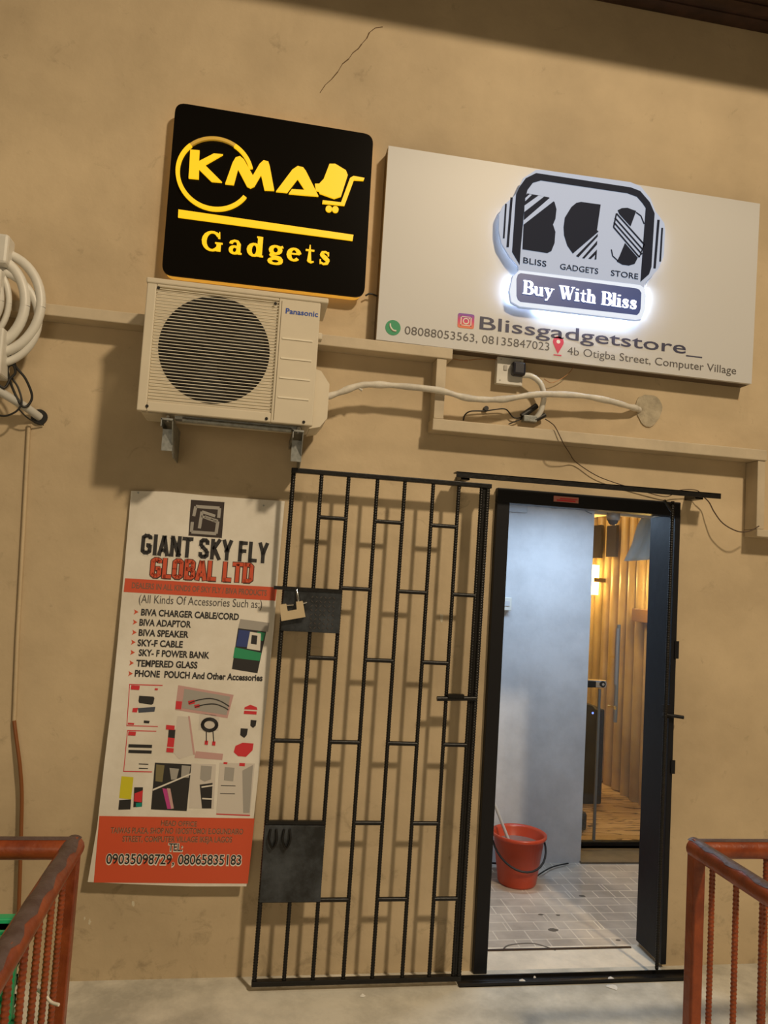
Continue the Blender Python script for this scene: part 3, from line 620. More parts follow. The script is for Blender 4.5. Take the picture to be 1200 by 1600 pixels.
lpoly('slogan_panel', [[(212, 708), (935, 803), (955, 812), (967, 832), (962, 930), (955, 955), (940, 970), (212, 888), (195, 875), (187, 850), (187, 745), (195, 718)]], NAVYL)
mb = MB(); serif_text(mb, 'Buy With Bliss', zb(222, 836, LD+.001), zb(940, 936, LD+.001), .062, FRONT, .006); mb.build('slogan_lettering', LETW, lg)
# printed lines on the board
def wl(mb, s_, xa, ya, xb, yb, h, bold=0.0, cap=.73): text(mb, s_, at(xa, ya, WD), at(xb, yb, WD), h, FRONT, .0005, .0008, bold, up=(0, 0, 1), cap=cap)
mb = MB(); wl(mb, 'Blissgadgetstore_', 749, 514, 1097, 556, .058, .008); mb.build('handle_lettering', mat('ink_navy', (.03, .03, .075), .5), ws)
mb = MB(); wl(mb, '08088053563, 08135847023', 632, 522, 858, 548, .036); mb.build('phone_lettering', INKG, ws)
mb = MB(); wl(mb, '4b Otigba Street, Computer Village', 886, 554, 1150, 585, .036); mb.build('address_lettering', INKG, ws)
c = at(614, 512, WD)
MB().disc(c+Vector((0, -.0005, 0)), .034, FRONT, .0008, 28).build('phone_icon', PGREEN, ws)
MB().tube(spline([c+Vector((-.014, -.002, .016)), c+Vector((-.012, -.002, .002)), c+Vector((0, -.002, -.012)), c+Vector((.015, -.002, -.014))], 5), .0045, 6).build('handset_print', PWHITE, ws)
def wbox(mb, cx, cz, w_, h_, th=.0008, y=-.0005, d=WD): mb.box(cx-w_, cx+w_, -d+y-th, -d+y, cz-h_, cz+h_); return mb
c = at(728, 502, WD)
M = bpy.data.materials.new('camera_icon_gradient'); M.use_nodes = True; nt = M.node_tree; tc = nt.nodes.new('ShaderNodeTexCoord'); sx_ = nt.nodes.new('ShaderNodeSeparateXYZ'); r = nt.nodes.new('ShaderNodeValToRGB')
nt.links.new(tc.outputs['Generated'], sx_.inputs[0]); nt.links.new(sx_.outputs['Z'], r.inputs[0]); nt.links.new(r.outputs[0], nt.nodes['Principled BSDF'].inputs['Base Color'])
r.color_ramp.elements[0].color = (.75, .2, .06, 1); r.color_ramp.elements[1].color = (.16, .05, .4, 1); k = r.color_ramp.elements.new(.5); k.color = (.6, .03, .15, 1)
cc = [c+Vector((a, -.0005, e)) for a, e in ((-.038, -.032), (-.038, .034), (.038, .034), (.038, -.032))]
ic = MB().prism(rrect(cc, .01), FRONT, .0008).build('camera_icon', M, ws)
b = ring_arc(0, 360, .010, .0145, c+Vector((0, -.0014, 0)), .0006, 20)
for s_ in (((-.025, -.021), (.025, -.018)), ((-.025, .018), (.025, .021)), ((-.025, -.021), (-.021, .021)), ((.021, -.021), (.025, .021))):
    b.box(c.x+s_[0][0], c.x+s_[1][0], -WD-.002, -WD-.0014, c.z+s_[0][1], c.z+s_[1][1])
b.disc(c+Vector((.015, -.0014, .013)), .003, FRONT, .0006, 10); b.build('icon_outline', PWHITE, ws)
c = at(872, 539, WD); b = MB()
pts = [c+Vector((.026*math.cos(math.radians(a)), -.0005, .014+.026*math.sin(math.radians(a)))) for a in range(-25, 206, 11)]+[c+Vector((0, -.0005, -.042))]
b.prism(pts, FRONT, .0008); b.box(c.x-.02, c.x+.018, -WD-.0013, -WD-.0005, c.z-.05, c.z-.045)
b.build('map_pin_icon', mat('pin_red', (.6, .03, .09), .5), ws)
MB().disc(c+Vector((0, -.0014, .015)), .009, FRONT, .0006, 16).build('pin_hole', PWHITE, ws)

# ------------------------------------------------------------------ vinyl poster
# the board leans out a little towards its foot
PT, PBT = .018, .06
Ptop = 1.965; Pbot = .37
pn = Vector((0, -(Ptop-Pbot), -(PBT-PT))).normalized()
pn = Vector((0, -1, 0)) * 1.0
_o = Vector((0, -PT, Ptop)); _dn = Vector((0, -(PBT-PT), -(Ptop-Pbot))).normalized()
pn = Vector((1, 0, 0)).cross(_dn).normalized()
if pn.y > 0: pn = -pn
def pp_(px, py, lift=0.0):
    v = ray(px, py); q = _o + pn*lift; t_ = (q-CAM).dot(pn)/v.dot(pn); return CAM+v*t_
po = thing('advertising_poster', (-.2, -.05, .37), 'tall white vinyl poster with orange bands, hung on the wall beside the gate', 'poster')
edge = [(205, 767), (260, 768), (320, 774), (385, 779), (445, 783), (436, 880), (428, 980), (417, 1090), (405, 1200), (394, 1300), (385, 1385), (300, 1385), (220, 1382), (137, 1378), (152, 1290), (162, 1200), (173, 1110), (184, 1000), (194, 890)]
MB().prism([pp_(x, y) for x, y in edge], -pn, .008).build('vinyl_sheet', POSTER, po)
def zq(x, y, l=.0004): return pp_(130+x*.275, 750+y*.275, l)
def zr(x, y, l=.0004): return pp_(130+x*.275, 1050+y*.275, l)
def pr(name, m, L, lift=.0004, f=zq):
    for P_ in L: MB().prism([f(x, y, lift) for x, y in P_], pn, .0004).build(name, m, po)
pup = pn.cross(Vector((1, 0, 0))).normalized()
if pup.z < 0: pup = -pup
def pt(mb, s_, x0, y0, x1, y1, h, bold=0.0, lift=.001, f=zq): text(mb, s_, f(x0, y0, lift), f(x1, y1, lift), h, pn, 0, .0003, bold, up=pup)
lo = pr('logo_square', mat('poster_logo_brown', (.03, .018, .014), .5), [[(612, 112), (803, 126), (788, 330), (598, 316)]])
pr('logo_mark', PGREY, [linez(640, 150, 775, 160, 9), linez(640, 150, 628, 205, 9), linez(775, 160, 770, 215, 9), linez(620, 238, 615, 295, 9), linez(615, 295, 755, 305, 9), linez(755, 305, 765, 235, 9), linez(765, 235, 690, 210, 9), linez(675, 180, 660, 275, 9), linez(675, 180, 750, 205, 8), linez(670, 205, 765, 240, 7)], .001)
mb = MB(); block_text(mb, 'GIANT SKY FLY', zq(325, 420, .0008), zq(1042, 472, .0008), .083, pn, pup, .0118); mb.build('title_outline', PWHITE, po)
mb = MB(); block_text(mb, 'GIANT SKY FLY', zq(325, 419, .0014), zq(1042, 471, .0014), .082, pn, pup, .0078); mb.build('title_lettering', INK, po)
mb = MB(); block_text(mb, 'GLOBAL LTD', zq(380, 552, .0008), zq(962, 584, .0008), .079, pn, pup, .0112); mb.build('subtitle_outline', mat('ink_brownish', (.08, .03, .02), .5), po)
mb = MB(); block_text(mb, 'GLOBAL LTD', zq(380, 550, .0014), zq(962, 582, .0014), .078, pn, pup, .0076); mb.build('subtitle_lettering', PORG, po)
pr('orange_band', PORG, [[(238, 558), (1102, 610), (1092, 686), (230, 636)]])
mb = MB(); pt(mb, 'DEALERS IN ALL KINDS OF SKY FLY / BIVA PRODUCTS', 275, 614, 1042, 658, .024, .02); mb.build('band_lettering', mat('ink_taupe', (.22, .11, .07), .5), po)
mb = MB(); pt(mb, '(All Kinds Of Accessories Such as:)', 315, 697, 1015, 728, .033, .0); mb.build('heading_lettering', INKG, po)
for s_, x0, y0, x1, y1 in (('BIVA CHARGER CABLE/CORD', 328, 768, 884, 795), ('BIVA ADAPTOR', 318, 826, 612, 838), ('BIVA SPEAKER', 314, 884, 598, 896), ('SKY-F CABLE', 308, 942, 565, 952), ('SKY- F POWER BANK', 314, 998, 716, 1014), ('TEMPERED GLASS', 300, 1058, 648, 1070), ('PHONE  POUCH And Other Accessories', 292, 1116, 1018, 1142)):
    mb = MB(); pt(mb, s_, x0, y0, x1, y1, .0265, .032); mb.build('list_lettering', INK, po)
pr('bullet_arrow', PORG, [[(290+dx, y-15), (314+dx, y), (286+dx, y+15), (294+dx, y)] for dx, y in ((0, 750), (-6, 808), (-10, 866), (-16, 922), (-20, 980), (-26, 1040), (-32, 1100))])
# product pictures
b_ = [('card_grey', PGREY, [[(893, 790), (1058, 812), (1050, 860), (880, 842)]], zq), ('card_black', INK, [[(880, 842), (1040, 862), (990, 1098), (845, 1074)]], zq), ]
pr('card_picture', PGREY, [[(893, 790), (1058, 812), (1050, 862), (880, 842)]])
pr('card_picture', INK, [[(880, 842), (1040, 862), (990, 1098), (845, 1074)]])
pr('card_picture', PBLUE, [[(885, 850), (950, 858), (932, 950), (868, 945)]], .001)
pr('card_picture', PGREEN, [[(862, 950), (1012, 982), (1002, 1028), (852, 1010)], [(990, 862), (1035, 868), (1022, 915), (985, 905)]], .001)
pr('card_picture', PWHITE, [[(948, 862), (1010, 872), (1005, 970), (930, 958)]], .0015)
pr('card_picture', INK, [[(958, 880), (990, 885), (985, 935), (952, 930)]], .002)
R = lambda x0, y0, x1, y1: [(x0, y0), (x1, y0+(x1-x0)*.06), (x1-(y1-y0)*.08, y1+(x1-x0)*.06), (x0-(y1-y0)*.08, y1)]
F = zr
pr('picture_border', PRED, [[(262, 68), (452, 74), (450, 79), (260, 73)], [(262, 70), (266, 70), (250, 305), (246, 305)], [(246, 302), (425, 308), (424, 312), (245, 307)], [(252, 330), (416, 334), (415, 339), (251, 335)], [(250, 332), (254, 332), (232, 566), (228, 566)], [(228, 562), (392, 565), (390, 570), (227, 567)]], f=F)
pr('brand_label', PRED, [[(274, 75), (322, 78), (318, 102), (270, 99)], [(258, 338), (300, 340), (297, 362), (255, 360)], [(528, 165), (562, 168), (556, 212), (524, 210)], [(472, 300), (520, 305), (518, 330), (470, 326)], [(475, 430), (515, 434), (512, 458), (472, 455)], [(255, 288), (290, 290), (288, 300), (254, 298)], [(408, 92), (426, 94), (422, 104), (406, 102)]], .0016, F)
pr('power_bank_picture', INK, [[(318, 135), (400, 140), (405, 150), (398, 180), (388, 186), (318, 176), (314, 165)], [(345, 275), (378, 278), (374, 292), (344, 290)], [(258, 410), (392, 414), (390, 432), (256, 428)], [(258, 442), (390, 446), (388, 464), (256, 460)], [(316, 520), (370, 522), (370, 527), (316, 525)], [(316, 544), (368, 546), (368, 551), (316, 549)]], f=F)
pr('power_bank_picture', mat('print_slate', (.06, .07, .1), .5), [[(310, 205), (410, 198), (405, 225), (315, 232)]], f=F); pr('power_bank_picture', PRED, [[(282, 205), (312, 203), (305, 230), (278, 228)]], f=F)
pr('cable_card', PPINK, [[(540, 75), (855, 130), (820, 262), (522, 215)]], f=F)
pr('cable_card', PGREY, [[(575, 95), (835, 140), (815, 245), (560, 205)]], .0008, F)
mb = MB()
for L in ([(600, 178), (650, 160), (720, 150), (780, 165), (830, 195)], [(635, 200), (690, 185), (750, 182), (800, 200), (825, 215)]): mb.tube(spline([zr(x, y, .0016) for x, y in L], 4), .0022, 6)
for k in range(4): mb.tube([zr(718+(48-k*5)*math.cos(t*.4), 300+(40-k*5)*math.sin(t*.4), .0016) for t in range(17)], .0018, 6)
mb.tube([zr(700, 340, .0016), zr(700, 400, .0016)], .0018, 6); mb.tube([zr(738, 340, .0016), zr(742, 400, .0016)], .0018, 6); mb.build('cable_picture', INK, po)
pr('connector_picture', PRED, [[(596, 165), (632, 158), (636, 178), (600, 186)], [(630, 188), (660, 182), (662, 200), (636, 205)], [(692, 390), (710, 391), (708, 414), (690, 412)], [(734, 394), (752, 395), (750, 418), (732, 416)]], .002, F)
pr('adaptor_card', PPINK, [[(596, 250), (606, 252), (636, 470), (622, 470)], [(640, 450), (795, 465), (790, 500), (632, 488)]], f=F)
pr('adaptor_card', mat('print_offwhite', (.62, .57, .51), .5), [[(662, 236), (775, 246), (768, 335), (655, 330)], [(535, 250), (596, 255), (625, 470), (545, 495), (515, 460)], [(612, 520), (755, 525), (742, 778), (602, 772)], [(775, 515), (975, 520), (948, 812), (757, 806)]], f=F)
pr('speaker_picture', PRED, [[(482, 372), (520, 376), (514, 428), (476, 424)], [(918, 200), (950, 186), (985, 200), (990, 215), (915, 212)], [(915, 220), (986, 224), (984, 242), (912, 238)], [(865, 420), (905, 402), (968, 406), (962, 445), (925, 482), (880, 478), (855, 455)]], .0008, F)
pr('speaker_picture', INK, [[(486, 325), (524, 328), (520, 376), (482, 372)], [(895, 320), (936, 322), (930, 358), (915, 375), (892, 358)], [(952, 272), (985, 275), (980, 305), (965, 318), (950, 305)]], .0008, F)
pr('phone_case_picture', INK, [[(408, 515), (615, 525), (588, 790), (385, 780)], [(662, 640), (735, 630), (728, 775), (675, 775)], [(205, 728), (272, 724), (268, 780), (200, 782)], [(290, 655), (340, 655), (334, 765), (285, 768)], [(782, 643), (865, 645), (865, 649), (782, 647)], [(778, 688), (862, 690), (862, 694), (778, 692)]], .0009, F)
pr('phone_case_picture', OCH, [[(415, 525), (462, 530), (450, 625), (410, 620)]], .0014, F); pr('phone_case_picture', PGREY, [[(490, 545), (545, 550), (530, 610), (500, 612)], [(560, 530), (610, 535), (600, 600), (556, 600)], [(670, 532), (732, 536), (725, 610), (690, 622), (664, 608)], [(905, 560), (965, 528), (945, 800), (910, 800)], [(805, 540), (860, 545), (852, 620), (800, 615)]], .0014, F)
pr('phone_case_picture', PWHITE, [[(395, 665), (612, 575), (612, 583), (395, 675)], [(672, 650), (740, 640), (740, 648), (672, 658)], [(676, 715), (734, 718), (734, 726), (676, 723)]], .002, F)
pr('phone_case_picture', PURP, [[(450, 660), (475, 665), (500, 778), (478, 778)]], .0014, F); pr('phone_case_picture', PPINK, [[(475, 660), (495, 662), (515, 775), (500, 778)]], .0018, F)
pr('phone_box_picture', PYEL, [[(218, 592), (286, 598), (272, 724), (204, 716)]], f=F); pr('phone_box_picture', PRED, [[(292, 690), (340, 672), (332, 740), (288, 735)]], .001, F); pr('phone_box_picture', PTEAL, [[(300, 745), (334, 742), (332, 765), (300, 768)]], .001, F)
pr('picture_border', PRED, [[(757, 804), (948, 812), (948, 818), (756, 810)], [(888, 516), (920, 518), (918, 536), (886, 534)], [(798, 512), (820, 513), (818, 524), (797, 523)]], .001, F)
pr('orange_panel', PORG, [[(92, 818), (974, 832), (935, 1202), (60, 1196)]], f=F)
TA = mat('ink_tan', (.44, .26, .17), .5)
UM = mat('ink_umber', (.2, .05, .02), .5)
for s_, x0, y0, x1, y1, hh in (('HEAD OFFICE', 442, 872, 645, 878, .020), ('TAIWAS PLAZA, SHOP NO 10/OSITOMO/ E.OGUNDAIRO', 155, 915, 908, 922, .022), ('STREET, COMPUTER VILLAGE IKEJA LAGOS', 222, 963, 845, 968, .022)):
    mb = MB(); pt(mb, s_, x0, y0, x1, y1, hh, .04, f=F); mb.build('address_outline', TA, po)
    mb = MB(); pt(mb, s_, x0, y0, x1, y1, hh, 0, .0016, f=F); mb.build('address_lettering', UM, po)
for s_, x0, y0, x1, y1, hh in (('TEL:', 480, 1018, 566, 1020, .032), ('09035098729, 08065835183', 125, 1092, 900, 1098, .042)):
    mb = MB(); pt(mb, s_, x0, y0, x1, y1, hh, .07, f=F); mb.build('number_outline', PWHITE, po)
    mb = MB(); pt(mb, s_, x0+4, y0-3, x1-4, y1-3, hh*.9, .012, .0016, f=F); mb.build('number_lettering', INK, po)
mb = MB(); mb.tube([pp_(216, 770, .001), pp_(216, 770, .004)], .004, 8); mb.tube([pp_(412, 790, .001), pp_(412, 790, .004)], .004, 8); mb.build('nail', GALV, po)

# ------------------------------------------------------------------ bundle of pipe at the left edge
cl = thing('coiled_pipe', (-1.08, -.12, 2.4), 'thick white flexible pipe hanging in a coil at the left edge', 'pipe coil')
b = MB()
for cx, cz, rx, rz, d, r, ph in ((-1.075, 2.66, .178, .21, .145, .019, 0), (-1.095, 2.655, .142, .185, .165, .020, .1), (-1.08, 2.60, .178, .19, .150, .016, .2), (-1.12, 2.66, .105, .15, .145, .012, .4), (-1.105, 2.66, .062, .10, .18, .019, .3)):
    b.tube([(cx+rx*math.cos(t*PI/24), -d+.012*math.sin(t*PI/24+ph*9), cz+rz*math.sin(t*PI/24)) for t in range(49)], r, 10, False)
b.build('pipe_loops', WHITEP, cl)
b = MB(); b.box(-1.30, -1.02, -.21, -.12, 2.80, 2.92); b.build('upper_sleeve', WHITEP, cl, .012)
b = MB(); b.box(-1.30, -1.035, -.21, -.11, 2.64, 2.78); b.build('middle_sleeve', WHITEP, cl, .01)
b = MB(); b.box(-1.30, -1.00, -.22, -.10, 2.36, 2.545); b.build('lower_sleeve', WHITEP, cl, .008)
t = thing('conduit_pipe', (-1.0, -.05, 2.2), 'light grey pipe entering a black-edged hole in the wall at the left', 'pipe')
MB().tube([at(-60, 570, .2), at(0, 612, .12), at(40, 636, .06), at(58, 649, .015), at(62, 652, .004)], .017, 12).build('pipe_run', mat('grey_conduit', (.5, .49, .45), .4), t)
mb = MB(); c = at(62, 652, .0); ring_arc(0, 360, .014, .032, c, .01, 18).build('hole_seal', BCABLE, t)
t = tag(MB().tube(spline([at(x, y, d) for x, y, d in ((14, 548, .14), (22, 566, .13), (26, 575, .12), (40, 592, .1), (50, 618, .08), (44, 633, .08), (34, 634, .09), (22, 612, .1), (14, 590, .12), (12, 575, .13), (20, 570, .13), (24, 582, .12), (16, 592, .12), (6, 606, .13), (-12, 592, .15))]), .005, 8).tube(spline([at(x, y, .1) for x, y in ((-15, 645), (5, 650), (20, 646), (30, 638), (34, 626), (28, 605), (18, 590))]), .004, 8).tube(spline([at(x, y, d) for x, y, d in ((30, 640, .08), (42, 652, .06), (56, 660, .03), (68, 664, .01))]), .003, 8).build('cable_tangle', BCABLE), 'looped black cables tangled around the grey pipe at the left edge', 'cable')
tag(MB().tube([at(45, 664, .008), at(38, 800, .008), at(27, 1000, .008), at(22, 1128, .008)], .008, 8).build('vertical_conduit', WALL), 'thin conduit painted the wall colour, rising above the rust-brown pipe', 'conduit')
tag(MB().tube(spline([at(22, 1126, .012), at(25, 1150, .02), at(31, 1195, .03), at(34, 1240, .03), at(33, 1300, .03), at(30, 1400, .03), at(26, 1500, .03)]), .0075, 10).build('flexible_conduit', mat('brown_conduit', (.22, .075, .02), .4)), 'thin brown bent pipe running down the wall behind the left railing', 'pipe')

# ------------------------------------------------------------------ railings
RY = -1.09; RZ = .90
def railing(cx, side, name_label):
    rg = thing('handrail', (cx, RY, 0), name_label, 'railing')
    yend = -3.05; xend = cx+side*1.35
    # top pipes: rounded, worn to dark metal along the crown
    MB().tube([(cx, RY+.012, RZ), (cx, yend, RZ)], .029, 16).build('top_rail', RUST, rg)
    MB().tube([(cx-side*.012, RY, RZ), (xend, RY, RZ)], .029, 16).build('top_rail', RUST, rg)
    # worn crown strip: a cap following the top of the pipe
    for A, B_, ax in (((cx, RY+.02), (cx, yend), 0), ((cx, RY), (xend, RY), 1)):
        mb = MB(); K = 60; rows = []
        for i in range(K+1):
            t_ = i/K; px_ = A[0]+(B_[0]-A[0])*t_; py_ = A[1]+(B_[1]-A[1])*t_
            a0 = math.radians(46+10*math.sin(i*1.7)+10*random.random()); a1 = math.radians(122+8*math.sin(i*1.1)+8*random.random())
            if ax: a0, a1 = math.radians(70+6*random.random()), math.radians(118)
            for k in range(7):
                a = a0+(a1-a0)*k/6; rr = .0296
                o_ = rr*math.cos(a)
                rows.append((px_+(o_*-side if ax == 0 else 0), py_+(o_ if ax else 0), RZ+rr*math.sin(a)))
        mb.add(rows, [(i*7+k, i*7+k+1, (i+1)*7+k+1, (i+1)*7+k) for i in range(K) for k in range(6)], True)
        mb.build('worn_crown', WORN, rg)
    MB().box(cx-.02, cx+.02, RY-.02, RY+.02, 0, RZ-.01).build('corner_post', RUST, rg, .004)
    for (a, c_) in (((cx, RY), (cx, yend)), ((cx, RY), (xend, RY))):
        MB().tube([(a[0], a[1], .12), (c_[0], c_[1], .12)], .012, 8).build('lower_rail', RUST, rg)
    y_ = RY-.085
    while y_ > yend: MB().rebar((cx, y_, .12), (cx, y_, RZ-.02), .0085, .012).build('baluster', RUST, rg); y_ -= .115
    x_ = abs(.24)
    while x_ < 1.3: MB().rebar((cx+side*x_, RY, .12), (cx+side*x_, RY, RZ-.02), .0085, .012).build('baluster', RUST, rg); x_ += .135 if side > 0 else .16
    return rg
railing(-.418, -1, 'chipped orange-brown steel railing in the lower left corner')
railing(1.428, 1, 'chipped orange-brown steel railing in the lower right corner')
tag(MB().tube(spline([atz(58, 1546, .62)+Vector((0, 0, 0)), atz(70, 1555, .61), atz(80, 1566, .60), atz(92, 1570, .60)], 4), .004, 6).build('cable_tie', mat('cream_plastic', (.75, .7, .6), .5)), 'short cream plastic strip sticking out of the left railing bars', 'plastic strip')
# green crates behind the left railing
def crate(z0, dx, label):
    t = thing('plastic_crate', (-1.0, -1.5, z0), label, 'crate', 'green crates behind the left railing')
    x0, x1, y0, y1, h_ = -.91+dx, -.515+dx, -1.72, -1.14, .222
    b = MB(); b.box(x0, x1, y0, y1, z0, z0+.012)
    for s_ in (0, 1):
        xs = x0 if s_ == 0 else x1-.012
        for j in range(4): b.box(xs, xs+.012, y0, y1, z0+.02+j*.05, z0+.045+j*.05)
        ys = y0 if s_ == 0 else y1-.012
        for j in range(4): b.box(x0, x1, ys, ys+.012, z0+.02+j*.05, z0+.045+j*.05)
    for i in range(7): b.box(x1-.012, x1+.001, y0+i*.09, y0+i*.09+.018, z0, z0+h_); b.box(x0, x0+.012, y0+i*.09, y0+i*.09+.018, z0, z0+h_)
    for i in range(5): b.box(x0+i*.09, x0+i*.09+.018, y1-.012, y1+.001, z0, z0+h_)
    for i in range(9): b.box(x1-.075, x1-.02, y0+.02+i*.062, y0+.055+i*.062, z0+h_-.01, z0+h_+.012)
    for i in range(5): b.box(x0+.02+i*.075, x0+.07+i*.075, y1-.075, y1-.02, z0+h_-.01, z0+h_+.012)
    b.build('basket', GRN, t)
    b = MB(); b.box(x0-.012, x1+.012, y0-.012, y0+.02, z0+h_, z0+h_+.02); b.box(x0-.012, x1+.012, y1-.02, y1+.012, z0+h_, z0+h_+.02); b.box(x0-.012, x0+.02, y0+.02, y1-.02, z0+h_, z0+h_+.02); b.box(x1-.02, x1+.012, y0+.02, y1-.02, z0+h_, z0+h_+.02); b.build('rim', GRN, t, .004)
for k in range(3): crate(.002+k*.252, 0, 'green perforated plastic crate behind the left railing, %s of the stack' % ('bottom', 'middle', 'top')[k])

# ------------------------------------------------------------------ things in the lobby
bc = Vector((1.605, .93, 0))
bk_ = thing('bucket', bc, 'red plastic bucket on the tiled lobby floor', 'bucket')
MB().lathe(bc, [(0, .004), (.095, .004), (.10, .0), (.108, .012), (.142, .255), (.152, .256), (.156, .262), (.156, .275), (.148, .278), (.138, .262), (.104, .018), (0, .014)], 40).build('tub', BUCK, bk_)
MB().lathe(bc, [(0, .215), (.1335, .215)], 32).build('dirty_water', mat('grey_water', (.22, .17, .14), .12), bk_)
hp = [bc+Vector((.152*math.cos(a), -.152*abs(math.sin(a))*1.02, .23-.115*math.sin(a))) for a in [PI*i/16 for i in range(17)]]
MB().tube(hp, .006, 8).build('handle', BCABLE, bk_)
tg = thing('mop', (1.44, 1.1, .0), 'mop with thin pale handle standing in the red bucket', 'mop')
top_ = at(768, 1232, -1.0); lowp = bc+Vector((-.04, .02, .20))
MB().tube([lowp, top_+Vector((-.03, .03, .04))], .009, 8).build('stick', mat('pale_stick', (.5, .48, .45), .4), tg)
MB().tube([top_+Vector((-.03, .03, .035)), top_+Vector((-.06, .05, .12))], .012, 8).build('grip', mat('orange_grip', (.6, .25, .05), .5), tg)
tag(MB().tube(spline([(1.46, 1.17, .012), (1.50, 1.14, .03), (1.56, 1.13, .03), (1.60, 1.15, .012)]), .006, 8).tube(spline([(1.74, .98, .012), (1.80, 1.03, .02), (1.9, 1.12, .015), (2.02, 1.18, .012)]), .004, 6).build('floor_cable', BCABLE), 'black cable lying on the lobby floor behind the red bucket', 'cable')
lw = 1.22
sw_ = thing('light_switch', at(788, 943, -lw), 'white switch box on the white lobby wall', 'switch')
c = at(788, 943, -lw); MB().box(c.x-.034, c.x+.034, lw-.04, lw, c.z-.04, c.z+.04).build('box_body', WHITEP, sw_, .004); MB().box(c.x-.02, c.x+.02, lw-.044, lw-.04, c.z-.012, c.z+.018).build('rocker', mat('switch_pale', (.55, .56, .58), .4), sw_)
tag(MB().tube(spline([at(784, 930, -lw+.004), at(785, 880, -lw+.004), at(788, 840, -lw+.004), at(790, 800, -lw+.004)]), .003, 6).build('surface_wire', WHITEP), 'thin white wire rising from the switch box on the lobby wall', 'wire')
tag(MB().tube(spline([at(x, y, -lw+.01) for x, y in ((825, 788), (850, 791), (870, 794), (888, 787), (905, 792), (918, 800), (925, 803))]), .003, 6).build('surface_wire', mat('grey_wire', (.2, .22, .26), .5)), 'thin grey wire sagging along the top of the lobby wall', 'wire')
tag(MB().box(at(785, 800, -lw).x, at(820, 800, -lw).x, lw-.05, lw, 2.11, 2.165).build('junction_box', mat('grey_box', (.4, .42, .46), .5), bevel=.005), 'grey junction box high in the corner of the lobby wall', 'junction box')

# stains and the curved crack by the sill
fl = bpy.data.objects['floor_lobby']
STAIN = mat('floor_stain', (.12, .10, .08), .8)
def fstrip(pts, wd):
    mb = MB()
    for a, c_ in zip(pts, pts[1:]):
        d = (c_-a).normalized(); q = Vector((-d.y, d.x, 0))*wd; mb.prism([a+q, a-q, c_-q, c_+q], (0, 0, 1), .0008)
    return mb
fstrip(spline([atz(x, y, .0004) for x, y in ((785, 1486), (795, 1477), (830, 1474), (855, 1480), (868, 1485))], 5), .004).build('floor_crack', STAIN, fl)
for px_, py_, r_ in ((864, 1453, .018), (845, 1429, .009), (872, 1430, .008), (910, 1400, .012), (966, 1469, .009)):
    c = atz(px_, py_, .0004); MB().prism([c+Vector((1.5*r_*math.cos(i*PI/5)*(.8+.4*random.random()), r_*math.sin(i*PI/5), 0)) for i in range(10)], (0, 0, 1), .0006).build('floor_stain', STAIN, fl)
# glass shop front
GY = 1.44
gd = struct(thing('door_2', (2.5, GY, 0), 'x', 'x')); del gd['label']; del gd['category']; OFF['door_2'] = Vector((2.5, GY, 0))
def glass_mat():
    M = bpy.data.materials.new('clear_glass'); M.use_nodes = True; nt = M.node_tree; nt.nodes.remove(nt.nodes['Principled BSDF'])
    tr = nt.nodes.new('ShaderNodeBsdfTransparent'); gl = nt.nodes.new('ShaderNodeBsdfGlossy'); gl.inputs['Roughness'].default_value = .03; mx = nt.nodes.new('ShaderNodeMixShader'); mx.inputs[0].default_value = .07
    tr.inputs[0].default_value = (.93, .95, .94, 1)
    nt.links.new(tr.outputs[0], mx.inputs[1]); nt.links.new(gl.outputs[0], mx.inputs[2]); nt.links.new(mx.outputs[0], nt.nodes['Material Output'].inputs[0]); return M
GLASS = glass_mat()
ex = at(912, 1345, -GY).x
MB().box(2.12, ex+.07, GY-.005, GY+.005, .05, 2.17).build('fixed_pane', GLASS, gd)
MB().box(ex+.075, 2.95, GY-.005, GY+.005, .055, 2.16).build('glass_leaf', GLASS, gd)
MB().box(ex+.055, ex+.07, GY-.007, GY+.007, .0, 1.02).build('edge_strip', mat('grey_edge', (.16, .16, .15), .4), gd)
MB().box(2.12, 2.95, GY-.02, GY+.02, .012, .055).build('bottom_rail', BLACK, gd, .003)
MB().box(2.12, 2.95, GY-.03, GY+.03, 2.16, 2.2).build('header', mat('pale_header', (.6, .55, .5), .5), gd)
c = at(930, 1068, -GY)
lk = MB().box(c.x-.085, c.x+.075, GY-.02, GY+.02, c.z-.026, c.z+.026).build('glass_lock', CHROME, gd, .015)
MB().box(c.x-.075, c.x-.005, GY-.024, GY-.02, c.z-.022, c.z+.018).build('lock_face', BCABLE, gd, .002); MB().disc((c.x+.042, GY-.02, c.z), .02, FRONT, .005).build('keyhole_ring', BCABLE, gd); MB().disc((c.x+.042, GY-.026, c.z), .009, FRONT, .004).build('key_cylinder', CHROME, gd)
hx = at(957, 1060, -GY).x
for dx, z0, z1, yy in ((0, 1.06, 1.42, -.05), (.055, .80, 1.44, .05)):
    MB().tube([(hx+dx, GY+yy, z0), (hx+dx, GY+yy, z1)], .013, 10).build('pull_handle', mat('brushed_steel', (.45, .46, .48), .35, .8), gd)
for zz in (at(955, 1027, -GY).z, at(952, 1105, -GY).z):
    MB().tube([(hx, GY-.05, zz), (hx+.055, GY+.05, zz)], .008, 8).build('handle_clamp', mat('brass_clamp', (.7, .5, .2), .25, .9), gd)
# dome camera under the header
c = at(958, 812, -1.40)
dc = thing('dome_camera', c, 'small round silver dome camera at the top of the glass shop front', 'camera')
MB().lathe(c-Vector((0, 0, .0)), [(0, .05), (.042, .05), (.045, .02), (.042, -.005), (.0, -.005)], 20).build('housing', mat('silver_plastic', (.45, .46, .48), .25, .5), dc)
MB().lathe(c-Vector((0, 0, .0)), [(.036, -.004), (.03, -.022), (.018, -.034), (0, -.038)], 20).build('dome', mat('smoke_dome', (.12, .12, .13), .08), dc)
